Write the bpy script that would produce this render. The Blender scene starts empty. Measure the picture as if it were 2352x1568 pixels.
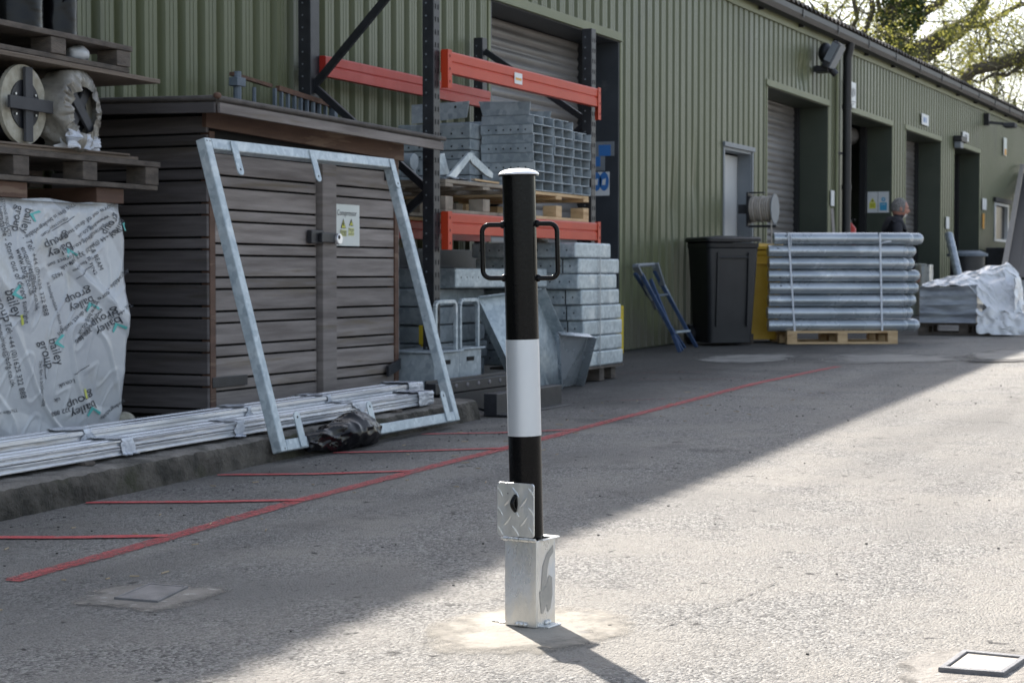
import bpy, bmesh, math, random
from mathutils import Vector, Matrix, noise
random.seed(7)
S = bpy.context.scene
C = S.collection
PI = math.pi
R = math.radians

# ---------------------------------------------------------------- camera
# world: X runs along the warehouse wall (away), Y towards the wall, Z up; the camera stands at the origin
FP = 4200.0; CAMH = .85; CX, CY = 1176.0, 784.0          # focal length in pixels of a 2352 wide picture
TH = math.atan((3050-CX)/FP); PT = math.atan((CY-628)/FP)
FW = Vector((math.cos(TH)*math.cos(PT), math.sin(TH)*math.cos(PT), -math.sin(PT)))
RT = Vector((math.sin(TH), -math.cos(TH), 0)); UP = RT.cross(FW)
FH = Vector((math.cos(TH), math.sin(TH), 0))
CAM = Vector((0, 0, CAMH))
cd = bpy.data.cameras.new('camera'); cam = bpy.data.objects.new('camera', cd); C.objects.link(cam)
cam.matrix_world = Matrix.Translation(CAM) @ Matrix((RT, UP, -FW)).transposed().to_4x4()
cd.sensor_width = 36; cd.lens = 36*FP/2352; cd.clip_start = .05; cd.clip_end = 2000
cd.dof.use_dof = True; cd.dof.focus_distance = 4.3; cd.dof.aperture_fstop = 13
S.camera = cam

# ---------------------------------------------------------------- light
SUN_AZ, SUN_EL = 43.6, 39.6
w = bpy.data.worlds.new('World'); S.world = w; w.use_nodes = True
nt = w.node_tree; nt.nodes.clear()
sky = nt.nodes.new('ShaderNodeTexSky'); sky.sky_type = 'NISHITA'; sky.sun_disc = False
sky.sun_elevation = R(SUN_EL); sky.sun_rotation = R(90-SUN_AZ); sky.air_density = 1.0; sky.dust_density = 2.2; sky.ozone_density = 1.0
bg = nt.nodes.new('ShaderNodeBackground'); bg.inputs[1].default_value = .103
wo = nt.nodes.new('ShaderNodeOutputWorld')
hs = nt.nodes.new('ShaderNodeHueSaturation'); hs.inputs['Saturation'].default_value = .62; nt.links.new(sky.outputs[0], hs.inputs['Color']); nt.links.new(hs.outputs[0], bg.inputs[0]); nt.links.new(bg.outputs[0], wo.inputs[0])
sd = bpy.data.lights.new('sun', 'SUN'); sd.energy = 4.0; sd.angle = R(.9); sd.color = (1, .95, .885)
so = bpy.data.objects.new('sun', sd); C.objects.link(so)
tosun = Vector((math.cos(R(SUN_EL))*math.cos(R(SUN_AZ)), math.cos(R(SUN_EL))*math.sin(R(SUN_AZ)), math.sin(R(SUN_EL))))
so.rotation_euler = tosun.to_track_quat('Z', 'Y').to_euler(); so.location = (0, 0, 20)
S.view_settings.view_transform = 'Standard'; S.view_settings.look = 'None'
S.view_settings.exposure = 1.62; S.view_settings.gamma = 1; S.view_settings.use_curve_mapping = False
S.render.engine = 'CYCLES'

# ---------------------------------------------------------------- measuring helpers
SL = .0105
def gz(x): return SL*(max(-8, min(x, 40))-3.4)            # the yard rises gently away from the camera
def ray(px, py): return FW + RT*((px-CX)/FP) - UP*((py-CY)/FP)
def G(px, py, z=0):
    d = ray(px, py); t = (CAMH-z+SL*3.4)/(SL*d.x-d.z); return CAM+d*t
def AY(px, py, y): d = ray(px, py); return CAM+d*(y/d.y)
def AX(px, py, x): d = ray(px, py); return CAM+d*(x/d.x)
def AD(px, py, dist): return CAM+ray(px, py)*dist

# ---------------------------------------------------------------- mesh helpers
class MB:
    def __init__(s): s.v = []; s.f = []; s.m = []
    def add(s, vs, fs, m=0):
        n = len(s.v); s.v += [Vector(p) for p in vs]; s.f += [[i+n for i in f] for f in fs]; s.m += [m]*len(fs); return s
    def box(s, c, d, rot=None, m=0):
        c = Vector(c); h = [x/2 for x in d]; vs = []
        for x in (-1, 1):
            for y in (-1, 1):
                for z in (-1, 1):
                    p = Vector((x*h[0], y*h[1], z*h[2]))
                    if rot is not None: p = rot @ p
                    vs.append(c+p)
        return s.add(vs, [[0,1,3,2],[4,6,7,5],[0,4,5,1],[2,3,7,6],[0,2,6,4],[1,5,7,3]], m)
    def span(s, a, b, m=0):
        a = Vector(a); b = Vector(b); return s.box((a+b)/2, [abs(b[i]-a[i]) for i in range(3)], None, m)
    def bar(s, p0, p1, w, h, upv=(0, 0, 1), m=0):
        p0 = Vector(p0); p1 = Vector(p1); x = (p1-p0); L = x.length; x.normalize(); u = Vector(upv)
        if abs(x.dot(u)) > .98: u = Vector((0, 1, 0))
        y = u.cross(x).normalized(); z = x.cross(y)
        return s.box((p0+p1)/2, (L, w, h), Matrix((x, y, z)).transposed(), m)
    def tube(s, pts, r, n=10, caps=True, m=0):
        pts = [Vector(p) for p in pts]; k = len(pts); rs = r if isinstance(r, (list, tuple)) else [r]*k
        vs = []; prev = None
        for i, p in enumerate(pts):
            d = (pts[min(i+1, k-1)]-pts[max(i-1, 0)])
            d = d.normalized() if d.length > 1e-9 else Vector((0, 0, 1))
            if prev is None:
                a = Vector((0, 0, 1)) if abs(d.z) < .9 else Vector((1, 0, 0)); a = (a-d*a.dot(d)).normalized()
            else: a = (prev-d*prev.dot(d)).normalized()
            prev = a; b = d.cross(a)
            for j in range(n):
                t = 2*PI*j/n; vs.append(p+(a*math.cos(t)+b*math.sin(t))*rs[i])
        fs = [[i*n+j, i*n+(j+1) % n, (i+1)*n+(j+1) % n, (i+1)*n+j] for i in range(k-1) for j in range(n)]
        if caps: fs.append(list(range(n))[::-1]); fs.append([(k-1)*n+j for j in range(n)])
        return s.add(vs, fs, m)
    def prism(s, poly, ext, m=0):                        # poly: 3d points of one face, ext: vector
        n = len(poly); e = Vector(ext); a = [Vector(p) for p in poly]
        return s.add(a+[p+e for p in a], [list(range(n))[::-1], [n+i for i in range(n)]]+[[i, (i+1) % n, n+(i+1) % n, n+i] for i in range(n)], m)
    def ellip(s, c, rx, ry, rz, rot=None, n=14, k=10, m=0):
        c = Vector(c); vs = []; fs = []
        for i in range(k+1):
            ph = PI*i/k
            for j in range(n):
                t = 2*PI*j/n; p = Vector((rx*math.sin(ph)*math.cos(t), ry*math.sin(ph)*math.sin(t), rz*math.cos(ph)))
                vs.append(c+(rot @ p if rot is not None else p))
        for i in range(k):
            for j in range(n): fs.append([i*n+j, (i+1)*n+j, (i+1)*n+(j+1) % n, i*n+(j+1) % n])
        return s.add(vs, fs, m)
    def grid(s, fn, nu, nv, m=0):
        vs = [fn(i/nu, j/nv) for j in range(nv+1) for i in range(nu+1)]; W = nu+1
        return s.add(vs, [[j*W+i, j*W+i+1, (j+1)*W+i+1, (j+1)*W+i] for j in range(nv) for i in range(nu)], m)

def chain(p):
    o = Vector((0, 0, 0))
    while p: o += p.location; p = p.parent
    return o
def obj(name, mb, mat, parent=None, bevel=0, smooth=False, local=False, segs=2, loc=None):
    me = bpy.data.meshes.new(name)
    off = Vector((0, 0, 0))
    if not local:
        if parent: off = chain(parent)
        elif loc is not None: off = Vector(loc)
        elif mb.v:
            xs = [v.x for v in mb.v]; ys = [v.y for v in mb.v]; zs = [v.z for v in mb.v]
            off = Vector(((min(xs)+max(xs))/2, (min(ys)+max(ys))/2, min(zs)))
    me.from_pydata([v-off for v in mb.v], [], mb.f)
    mats = mat if isinstance(mat, (list, tuple)) else [mat]
    for q in mats: me.materials.append(q)
    if len(mats) > 1:
        for p, mi in zip(me.polygons, mb.m): p.material_index = mi
    if mb.f:
        bm = bmesh.new(); bm.from_mesh(me); bmesh.ops.recalc_face_normals(bm, faces=bm.faces); bm.to_mesh(me); bm.free()
    if smooth:
        for p in me.polygons: p.use_smooth = True
    o = bpy.data.objects.new(name, me); C.objects.link(o)
    if parent: o.parent = parent
    elif not local: o.location = off
    if bevel:
        b = o.modifiers.new('bevel', 'BEVEL'); b.width = bevel; b.segments = segs; b.limit_method = 'ANGLE'; b.angle_limit = R(40)
    if smooth:
        try: me.set_sharp_from_angle(angle=R(42))
        except Exception: pass
    return o
def tag(o, label=None, cat=None, group=None, kind=None):
    if label: o['label'] = label
    if cat: o['category'] = cat
    if group: o['group'] = group
    if kind: o['kind'] = kind
    return o
def thing(name, loc, label, cat, group=None, rz=0):
    o = bpy.data.objects.new(name, None); C.objects.link(o); o.location = loc; o.rotation_euler.z = rz
    o.empty_display_size = .2
    return tag(o, label, cat, group)
def copy_tree(o, parent=None):
    c = o.copy(); C.objects.link(c); c.parent = parent
    for ch in list(o.children): copy_tree(ch, c)
    return c

# ---------------------------------------------------------------- materials
def mat(name, c1, c2=None, scale=8, rough=.6, metal=0, bump=0, bscale=60, detail=6, stretch=(1, 1, 1), coat=0, lo=.35, hi=.65, rvar=0, vor=0, world=False, c3=None, c3s=2.0, c3lo=.58, c3hi=.7, spec=.5, bdist=.01):
    m = bpy.data.materials.new(name); m.use_nodes = True; t = m.node_tree; b = t.nodes['Principled BSDF']
    b.inputs['Roughness'].default_value = rough; b.inputs['Metallic'].default_value = metal
    b.inputs['Specular IOR Level'].default_value = spec
    if coat: b.inputs['Coat Weight'].default_value = coat; b.inputs['Coat Roughness'].default_value = .04
    b.inputs['Base Color'].default_value = (*c1, 1)
    L = t.links
    tc = t.nodes.new('ShaderNodeTexCoord'); mp = t.nodes.new('ShaderNodeMapping'); mp.inputs['Scale'].default_value = stretch
    if world:
        ge = t.nodes.new('ShaderNodeNewGeometry'); L.new(ge.outputs['Position'], mp.inputs[0])
    else:
        oi = t.nodes.new('ShaderNodeObjectInfo'); va = t.nodes.new('ShaderNodeVectorMath'); va.operation = 'MULTIPLY_ADD'
        L.new(oi.outputs['Random'], va.inputs[0]); va.inputs[1].default_value = (17, 31, 11); L.new(tc.outputs['Object'], va.inputs[2]); L.new(va.outputs[0], mp.inputs[0])
    col = None
    def noi(sc, det=6, ro=.6):
        n = t.nodes.new('ShaderNodeTexNoise'); n.inputs['Scale'].default_value = sc; n.inputs['Detail'].default_value = det; n.inputs['Roughness'].default_value = ro
        L.new(mp.outputs[0], n.inputs['Vector']); return n
    def ramp(src, lo, hi):
        r = t.nodes.new('ShaderNodeMapRange'); r.inputs['From Min'].default_value = lo; r.inputs['From Max'].default_value = hi; L.new(src, r.inputs['Value']); return r.outputs[0]
    def mix(f, a, bb):
        x = t.nodes.new('ShaderNodeMix'); x.data_type = 'RGBA'; L.new(f, x.inputs['Factor'])
        for sck, val in ((x.inputs[6], a), (x.inputs[7], bb)):
            if isinstance(val, tuple): sck.default_value = (*val, 1)
            else: L.new(val, sck)
        return x.outputs[2]
    if c2:
        if vor:
            v = t.nodes.new('ShaderNodeTexVoronoi'); v.inputs['Scale'].default_value = vor; L.new(mp.outputs[0], v.inputs['Vector'])
            n = noi(scale, detail); ad = t.nodes.new('ShaderNodeMath'); ad.operation = 'MULTIPLY_ADD'
            sp = t.nodes.new('ShaderNodeSeparateColor'); L.new(v.outputs['Color'], sp.inputs[0]); L.new(sp.outputs[0], ad.inputs[0]); ad.inputs[1].default_value = .35
            L.new(n.outputs[0], ad.inputs[2]); col = mix(ramp(ad.outputs[0], lo+.1, hi+.25), c1, c2); fac = ad.outputs[0]
        else:
            n = noi(scale, detail); col = mix(ramp(n.outputs[0], lo, hi), c1, c2); fac = n.outputs[0]
        if c3:
            n3 = noi(c3s, 5); col = mix(ramp(n3.outputs[0], c3lo, c3hi), col, c3)
        L.new(col, b.inputs['Base Color'])
        if rvar:
            r = t.nodes.new('ShaderNodeMapRange'); r.inputs['To Min'].default_value = rough-rvar; r.inputs['To Max'].default_value = rough+rvar
            r.inputs['From Min'].default_value = .3; r.inputs['From Max'].default_value = .7; L.new(fac, r.inputs['Value']); L.new(r.outputs[0], b.inputs['Roughness'])
    if bump:
        nb = noi(bscale, 5, .65); bp = t.nodes.new('ShaderNodeBump'); bp.inputs['Strength'].default_value = bump; bp.inputs['Distance'].default_value = bdist
        L.new(nb.outputs[0], bp.inputs['Height']); L.new(bp.outputs[0], b.inputs['Normal'])
    return m

def asphalt_mat():
    m = bpy.data.materials.new('asphalt'); m.use_nodes = True; t = m.node_tree; b = t.nodes['Principled BSDF']; L = t.links
    ge = t.nodes.new('ShaderNodeNewGeometry')
    def noi(sc, det, ro=.6):
        n = t.nodes.new('ShaderNodeTexNoise'); n.inputs['Scale'].default_value = sc; n.inputs['Detail'].default_value = det; n.inputs['Roughness'].default_value = ro; L.new(ge.outputs['Position'], n.inputs['Vector']); return n.outputs[0]
    def rm(src, a, c, lo=0, hi=1):
        r = t.nodes.new('ShaderNodeMapRange'); r.inputs['From Min'].default_value = a; r.inputs['From Max'].default_value = c; r.inputs['To Min'].default_value = lo; r.inputs['To Max'].default_value = hi; L.new(src, r.inputs['Value']); return r.outputs[0]
    def mix(f, a, bb, mode='MIX'):
        x = t.nodes.new('ShaderNodeMix'); x.data_type = 'RGBA'; x.blend_type = mode
        if isinstance(f, float): x.inputs['Factor'].default_value = f
        else: L.new(f, x.inputs['Factor'])
        for sck, val in ((x.inputs[6], a), (x.inputs[7], bb)):
            if isinstance(val, tuple): sck.default_value = (*val, 1)
            else: L.new(val, sck)
        return x.outputs[2]
    v = t.nodes.new('ShaderNodeTexVoronoi'); v.inputs['Scale'].default_value = 135; L.new(ge.outputs['Position'], v.inputs['Vector'])
    v2 = t.nodes.new('ShaderNodeTexVoronoi'); v2.inputs['Scale'].default_value = 48; L.new(ge.outputs['Position'], v2.inputs['Vector'])
    sp = t.nodes.new('ShaderNodeSeparateColor'); L.new(v.outputs['Color'], sp.inputs[0])
    base = mix(rm(sp.outputs[0], 0, 1), (.125, .120, .113), (.47, .45, .42))          # stones of the surface dressing
    base = mix(rm(noi(2.2, 6), .4, .68), base, (.37, .345, .31))                     # dusty areas
    base = mix(rm(noi(.55, 5), .52, .72), base, (.22, .215, .205))                   # darker worn areas
    base = mix(rm(noi(14, 3), .66, .72), base, (.075, .07, .065))                    # spots of grime
    base = mix(rm(noi(46, 2), .62, .70, 0, .6), base, (.11, .105, .10))
    base = mix(rm(noi(7, 8, .75), .55, .72, 0, .4), base, (.18, .172, .162))
    mp_ = t.nodes.new('ShaderNodeMapping'); mp_.inputs['Scale'].default_value = (.10, 1.15, 1); L.new(ge.outputs['Position'], mp_.inputs[0]); nt_ = t.nodes.new('ShaderNodeTexNoise'); nt_.inputs['Scale'].default_value = 1.6; nt_.inputs['Detail'].default_value = 7; L.new(mp_.outputs[0], nt_.inputs['Vector'])
    base = mix(rm(nt_.outputs[0], .50, .66, 0, .38), base, (.15, .145, .138))          # long tyre-polished bands down the yard
    base = mix(rm(noi(.9, 7, .7), .60, .66, 0, .45), base, (.10, .097, .093))         # old oil and damp stains
    # grubby strip close to the kerb and wall
    sx = t.nodes.new('ShaderNodeSeparateXYZ'); L.new(ge.outputs['Position'], sx.inputs[0])
    ad = t.nodes.new('ShaderNodeMath'); ad.operation = 'MULTIPLY_ADD'; L.new(noi(1.6, 6), ad.inputs[0]); ad.inputs[1].default_value = 1.6; L.new(sx.outputs[1], ad.inputs[2])
    base = mix(rm(ad.outputs[0], 4.05, 5.3, 0, .75), base, (.055, .052, .048))
    L.new(base, b.inputs['Base Color']); b.inputs['Roughness'].default_value = .9; b.inputs['Specular IOR Level'].default_value = .25
    h = t.nodes.new('ShaderNodeMath'); h.operation = 'MULTIPLY_ADD'; L.new(v2.outputs['Distance'], h.inputs[0]); h.inputs[1].default_value = -.35
    h0 = t.nodes.new('ShaderNodeMath'); h0.operation = 'MULTIPLY_ADD'; L.new(v.outputs['Distance'], h0.inputs[0]); h0.inputs[1].default_value = -.9; L.new(noi(170, 3, .75), h0.inputs[2])
    L.new(h0.outputs[0], h.inputs[2])
    bp = t.nodes.new('ShaderNodeBump'); bp.inputs['Strength'].default_value = 1.0; bp.inputs['Distance'].default_value = .011; L.new(h.outputs[0], bp.inputs['Height']); L.new(bp.outputs[0], b.inputs['Normal'])
    return m

M = {}
M['asphalt'] = asphalt_mat()
M['galv'] = mat('galvanised_steel', (.30, .355, .39), (.50, .56, .58), 9, .42, .35, .15, 90, vor=45, rvar=.1, c3=(.62, .66, .66), c3s=5, c3lo=.56, c3hi=.72)
M['galvd'] = mat('galvanised_steel_dull', (.24, .285, .315), (.40, .45, .48), 5, .48, .3, .1, 60, vor=30, rvar=.1, c3=(.44, .49, .51), c3s=2.5, c3lo=.55, c3hi=.7)
M['galvblue'] = mat('galvanised_tube', (.30, .34, .37), (.45, .49, .53), 4, .27, .5, .08, 40, stretch=(1, .4, 1), rvar=.1, c3=(.56, .60, .63), c3s=3)
M['brightzinc'] = mat('bright_zinc', (.56, .565, .55), (.78, .77, .73), 11, .32, .65, .12, 160, rvar=.12, stretch=(1, 1, .5), c3=(.60, .64, .69), c3s=8, c3lo=.5, c3hi=.62)  # bluish blotches put a sheen variation into the colour
M['zincrub'] = mat('rubbed_zinc', (.30, .31, .31), (.38, .38, .37), 30, .4, .5)
M['black'] = mat('black_powder_coat', (.0035, .0035, .004), (.005, .005, .0055), 30, .13, 0, .05, 140, spec=.16)
M['blacksteel'] = mat('black_painted_steel', (.010, .011, .014), (.022, .023, .028), 12, .45, 0, .1, 80)
M['darkhole'] = mat('dark_void', (.004, .004, .004), None, rough=.9)
M['reflect'] = mat('reflective_tape', (.50, .535, .58), (.55, .58, .61), 3, .34, .35, .05, 300)
M['chrome'] = mat('polished_cap', (.85, .85, .86), (.9, .9, .9), 8, .38, .7)
M['green'] = mat('green_cladding', (.090, .101, .047), (.110, .122, .060), 1.2, .42, 0, .03, 12, world=True, stretch=(1, 1, .35), c3=(.070, .077, .042), c3s=1.6, c3lo=.56, c3hi=.72, rvar=.05)
M['greentrim'] = mat('green_trim', (.125, .138, .066), (.15, .163, .082), 3, .5, 0, .05, 30, world=True)
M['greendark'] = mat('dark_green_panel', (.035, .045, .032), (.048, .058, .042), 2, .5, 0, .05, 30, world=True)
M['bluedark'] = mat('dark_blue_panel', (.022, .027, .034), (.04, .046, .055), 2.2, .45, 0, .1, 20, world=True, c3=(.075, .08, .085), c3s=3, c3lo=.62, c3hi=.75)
M['shutter'] = mat('roller_shutter_slats', (.10, .092, .085), (.17, .165, .16), 1.5, .42, .2, .1, 20, world=True, stretch=(.6, 1, 4))
M['gutter'] = mat('dark_gutter', (.006, .007, .009), (.012, .012, .014), 2, .5, world=True)
M['roof'] = mat('mossy_roof_sheet', (.06, .055, .05), (.14, .12, .10), 3, .8, 0, .3, 30, world=True)
M['orange'] = mat('orange_painted_steel', (.42, .036, .010), (.48, .046, .014), 4, .45, 0, .05, 60, spec=.3, c3=(.47, .065, .028), c3s=3, c3lo=.55, c3hi=.75)
M['red'] = mat('red_painted_steel', (.33, .020, .012), (.40, .032, .020), 4, .42, 0, .05, 60, spec=.3, c3=(.42, .055, .045), c3s=2.5, c3lo=.5, c3hi=.7)
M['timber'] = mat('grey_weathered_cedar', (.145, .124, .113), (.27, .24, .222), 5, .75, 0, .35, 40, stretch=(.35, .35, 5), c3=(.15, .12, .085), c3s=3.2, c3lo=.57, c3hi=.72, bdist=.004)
M['timberdk'] = mat('dark_side_cedar', (.052, .045, .044), (.10, .088, .086), 5, .75, 0, .35, 40, stretch=(.35, .35, 5), c3=(.045, .034, .022), c3s=2.2, c3lo=.58, c3hi=.72, bdist=.004)  # darker copy of the cedar for the left side panel and fascia
M['brown'] = mat('brown_stained_board', (.075, .038, .024), (.115, .062, .04), 5, .7, 0, .3, 40, stretch=(.5, .5, 4), c3=(.17, .11, .075), c3s=3.5, c3lo=.57, c3hi=.62)
M['feltedge'] = mat('roof_edge', (.055, .048, .044), (.10, .088, .08), 8, .8, 0, .5, 60)
M['pallet'] = mat('weathered_pallet_wood', (.060, .050, .042), (.125, .104, .086), 9, .85, 0, .5, 60, stretch=(1, 1, 3), c3=(.05, .04, .032), c3s=5)
M['palletgrey'] = mat('grey_pallet_wood', (.20, .17, .135), (.33, .285, .225), 9, .85, 0, .4, 60, c3=(.12, .10, .08), c3s=5)
M['palletnew'] = mat('new_pallet_wood', (.50, .34, .18), (.62, .45, .26), 7, .75, 0, .3, 60, stretch=(1, 1, 4), c3=(.36, .22, .10), c3s=4)
M['ply'] = mat('plywood_edge', (.10, .075, .055), (.20, .16, .125), 4, .8, 0, .5, 50, stretch=(.5, .5, 40))
M['film'] = mat('white_printed_film', (.44, .46, .485), (.53, .55, .56), 5, .28, 0, .12, 14, c3=(.40, .40, .37), c3s=3, c3lo=.6, c3hi=.72, bdist=.02)
M['film2'] = mat('clear_stretch_film', (.42, .45, .50), (.60, .63, .68), 7, .22, .1, .6, 22, c3=(.72, .74, .76), c3s=9, bdist=.02)
M['ink'] = mat('dark_print', (.035, .04, .05), None, rough=.5)
M['inkteal'] = mat('teal_print', (.10, .45, .42), None, rough=.5)
M['inkyellow'] = mat('yellow_print', (.55, .58, .12), None, rough=.5)
M['blackfilm'] = mat('black_film', (.003, .003, .004), (.005, .005, .007), 8, .2, 0, .08, 14, bdist=.01, spec=.22)
M['alu'] = mat('wrapped_aluminium', (.52, .54, .57), (.70, .72, .75), 3, .24, .6, .25, 5, stretch=(.3, 3, 3), rvar=.1, c3=(.50, .47, .43), c3s=3, c3lo=.60, c3hi=.70, bdist=.02)
M['concrete'] = mat('old_concrete', (.11, .10, .087), (.23, .21, .185), 9, .9, 0, .9, 40, world=True, c3=(.07, .065, .055), c3s=3.5, c3lo=.52, c3hi=.66, bdist=.02)
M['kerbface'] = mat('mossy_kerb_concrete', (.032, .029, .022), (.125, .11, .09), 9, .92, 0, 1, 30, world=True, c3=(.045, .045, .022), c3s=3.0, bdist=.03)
M['patch'] = mat('pale_mortar', (.245, .222, .185), (.34, .31, .262), 6, .9, 0, .7, 70, world=True, c3=(.20, .185, .165), c3s=14, bdist=.006)
M['patchdark'] = mat('old_mortar', (.19, .175, .155), (.29, .265, .235), 10, .9, 0, .9, 50, world=True, c3=(.40, .38, .35), c3s=24, c3lo=.6, c3hi=.66, bdist=.012)
M['asphpatch'] = mat('smoother_asphalt', (.20, .19, .175), (.255, .245, .225), 4, .9, 0, .5, 120, world=True)
M['asphdk'] = mat('dark_crack_filler', (.045, .042, .04), (.09, .085, .08), 12, .95, 0, .8, 60, world=True)
M['crack'] = mat('dark_crack', (.09, .085, .08), (.16, .15, .14), 30, .95, world=True)
M['iron'] = mat('cast_iron', (.12, .115, .125), (.19, .18, .19), 16, .6, .3, .3, 80)
M['irongrey'] = mat('worn_cover_iron', (.13, .128, .132), (.21, .205, .205), 16, .6, .1, .3, 80)
M['redpaint'] = mat('red_line_paint', (.50, .055, .06), (.60, .10, .10), 20, .65, 0, .8, 90, world=True, c3=(.26, .15, .145), c3s=16, c3lo=.60, c3hi=.68)
def wear(m, sc, a, b, amt=1.0):
    t = m.node_tree; L = t.links; p = t.nodes['Principled BSDF']; ge = t.nodes.new('ShaderNodeNewGeometry'); n = t.nodes.new('ShaderNodeTexNoise')
    n.inputs['Scale'].default_value = sc; n.inputs['Detail'].default_value = 8; n.inputs['Roughness'].default_value = .8; L.new(ge.outputs['Position'], n.inputs['Vector'])
    r = t.nodes.new('ShaderNodeMapRange'); r.inputs['From Min'].default_value = a; r.inputs['From Max'].default_value = b; r.inputs['To Max'].default_value = amt; L.new(n.outputs[0], r.inputs['Value'])
    tr = t.nodes.new('ShaderNodeBsdfTransparent'); ms = t.nodes.new('ShaderNodeMixShader'); L.new(r.outputs[0], ms.inputs[0]); L.new(p.outputs[0], ms.inputs[1]); L.new(tr.outputs[0], ms.inputs[2]); L.new(ms.outputs[0], t.nodes['Material Output'].inputs[0])
M['redworn'] = mat('worn_red_paint', (.46, .07, .07), (.42, .11, .105), 20, .75, 0, .8, 90, world=True, c3=(.28, .15, .14), c3s=16, c3lo=.56, c3hi=.68)
M['redfaint'] = mat('worn_red_line_paint', (.46, .10, .10), (.36, .15, .145), 24, .75, 0, .8, 90, world=True, c3=(.23, .18, .17), c3s=18, c3lo=.52, c3hi=.62)
M['bin'] = mat('charcoal_plastic', (.010, .011, .014), (.017, .018, .021), 5, .45, 0, .1, 40)
M['yellow'] = mat('yellow_plastic', (.62, .36, .025), (.70, .44, .05), 4, .42)
M['yellowp'] = mat('chipped_yellow_paint', (.62, .47, .03), (.55, .38, .03), 6, .6, c3=(.10, .055, .04), c3s=6, c3lo=.50, c3hi=.56)
M['rust'] = mat('rusty_steel', (.085, .045, .03), (.14, .075, .045), 14, .8, 0, .4, 60)
M['blue'] = mat('blue_paint', (.028, .055, .125), (.045, .08, .165), 8, .45)
M['bluegrey'] = mat('blue_grey_paint', (.085, .11, .14), (.14, .17, .20), 8, .6)
M['white'] = mat('white_sign_face', (.56, .59, .61), (.62, .64, .65), 4, .4)
M['paper'] = mat('pale_paper', (.58, .62, .58), (.64, .67, .64), 5, .5)
M['signyellow'] = mat('sign_yellow', (.60, .60, .05), None, rough=.5)
M['signpale'] = mat('sign_pale_yellow', (.60, .62, .26), None, rough=.5)
M['signblue'] = mat('sign_blue', (.03, .15, .42), None, rough=.5)
M['signcyan'] = mat('sign_light_blue', (.05, .30, .50), None, rough=.5)
M['signorange'] = mat('sign_orange', (.65, .30, .03), None, rough=.5)
M['greydoor'] = mat('pale_grey_door', (.46, .47, .47), (.52, .53, .53), 2, .45)
M['greyframe'] = mat('grey_door_reveal', (.15, .17, .19), (.19, .21, .23), 3, .5)
M['hose'] = mat('beige_hose', (.30, .27, .23), (.38, .34, .30), 20, .6)
M['jacket'] = mat('dark_navy_jacket', (.006, .0065, .011), (.010, .011, .016), 12, .85, 0, .4, 30, bdist=.01)
M['trousers'] = mat('dark_trousers', (.02, .02, .026), (.03, .03, .036), 10, .9)
M['skin'] = mat('skin', (.30, .13, .095), (.36, .17, .12), 20, .55)
M['hair'] = mat('grey_hair', (.07, .065, .06), (.24, .23, .22), 60, .8, 0, .6, 120)
M['beard'] = mat('white_beard', (.50, .48, .46), (.62, .60, .58), 60, .8)
M['bark'] = mat('oak_bark', (.045, .04, .028), (.10, .09, .06), 5, .95, 0, 1, 12, c3=(.13, .14, .035), c3s=1.6, c3lo=.5, c3hi=.6, bdist=.05)
M['ivy'] = mat('ivy_leaf', (.022, .05, .012), (.05, .09, .02), 3, .5)
M['window'] = mat('window_glass', (.012, .014, .016), None, rough=.25, spec=.15)
M['strap'] = mat('white_strap', (.60, .64, .70), None, rough=.4)
M['gstrap'] = mat('steel_strap', (.30, .33, .36), None, rough=.4, metal=.4)
M['reelcard'] = mat('chipboard_disc', (.28, .26, .20), (.42, .40, .33), 22, .85, 0, .3, 60, c3=(.55, .54, .50), c3s=6)
M['dkgrey'] = mat('dark_grey_board', (.035, .036, .04), (.05, .051, .055), 10, .7)
M['debris'] = mat('small_stones', (.035, .033, .03), (.12, .11, .10), 3, .9)
M['twig'] = mat('dry_bits', (.35, .27, .17), (.45, .36, .24), 8, .8)
wear(M['redpaint'], 70, .56, .66, .9); wear(M['redworn'], 60, .47, .60, .92); wear(M['redfaint'], 60, .42, .56, .95)
def per_board(m, lo, hi):
    t = m.node_tree; L = t.links; p = t.nodes['Principled BSDF']; ge = t.nodes.new('ShaderNodeNewGeometry'); r = t.nodes.new('ShaderNodeMapRange'); r.inputs['To Min'].default_value = lo; r.inputs['To Max'].default_value = hi
    L.new(ge.outputs['Random Per Island'], r.inputs['Value']); h = t.nodes.new('ShaderNodeHueSaturation'); L.new(r.outputs[0], h.inputs['Value']); L.new(p.inputs['Base Color'].links[0].from_socket, h.inputs['Color']); L.new(h.outputs[0], p.inputs['Base Color'])
per_board(M['timber'], .72, 1.22); per_board(M['timberdk'], .7, 1.3)
def feather(m, thr=.5, soft=.06, amt=.75, sc=22):
    t = m.node_tree; L = t.links; p = t.nodes['Principled BSDF']; a = t.nodes.new('ShaderNodeAttribute'); a.attribute_name = 'inside'
    ge = t.nodes.new('ShaderNodeNewGeometry'); n = t.nodes.new('ShaderNodeTexNoise'); n.inputs['Scale'].default_value = sc; n.inputs['Detail'].default_value = 8; n.inputs['Roughness'].default_value = .7; L.new(ge.outputs['Position'], n.inputs['Vector'])
    x = t.nodes.new('ShaderNodeMath'); x.operation = 'MULTIPLY_ADD'; L.new(n.outputs[0], x.inputs[0]); x.inputs[1].default_value = amt*2; L.new(a.outputs['Fac'], x.inputs[2])
    r = t.nodes.new('ShaderNodeMapRange'); r.inputs['From Min'].default_value = thr+amt-soft; r.inputs['From Max'].default_value = thr+amt+soft; L.new(x.outputs[0], r.inputs['Value'])
    tr = t.nodes.new('ShaderNodeBsdfTransparent'); ms = t.nodes.new('ShaderNodeMixShader'); L.new(r.outputs[0], ms.inputs[0]); L.new(tr.outputs[0], ms.inputs[1]); L.new(p.outputs[0], ms.inputs[2]); L.new(ms.outputs[0], t.nodes['Material Output'].inputs[0])
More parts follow.
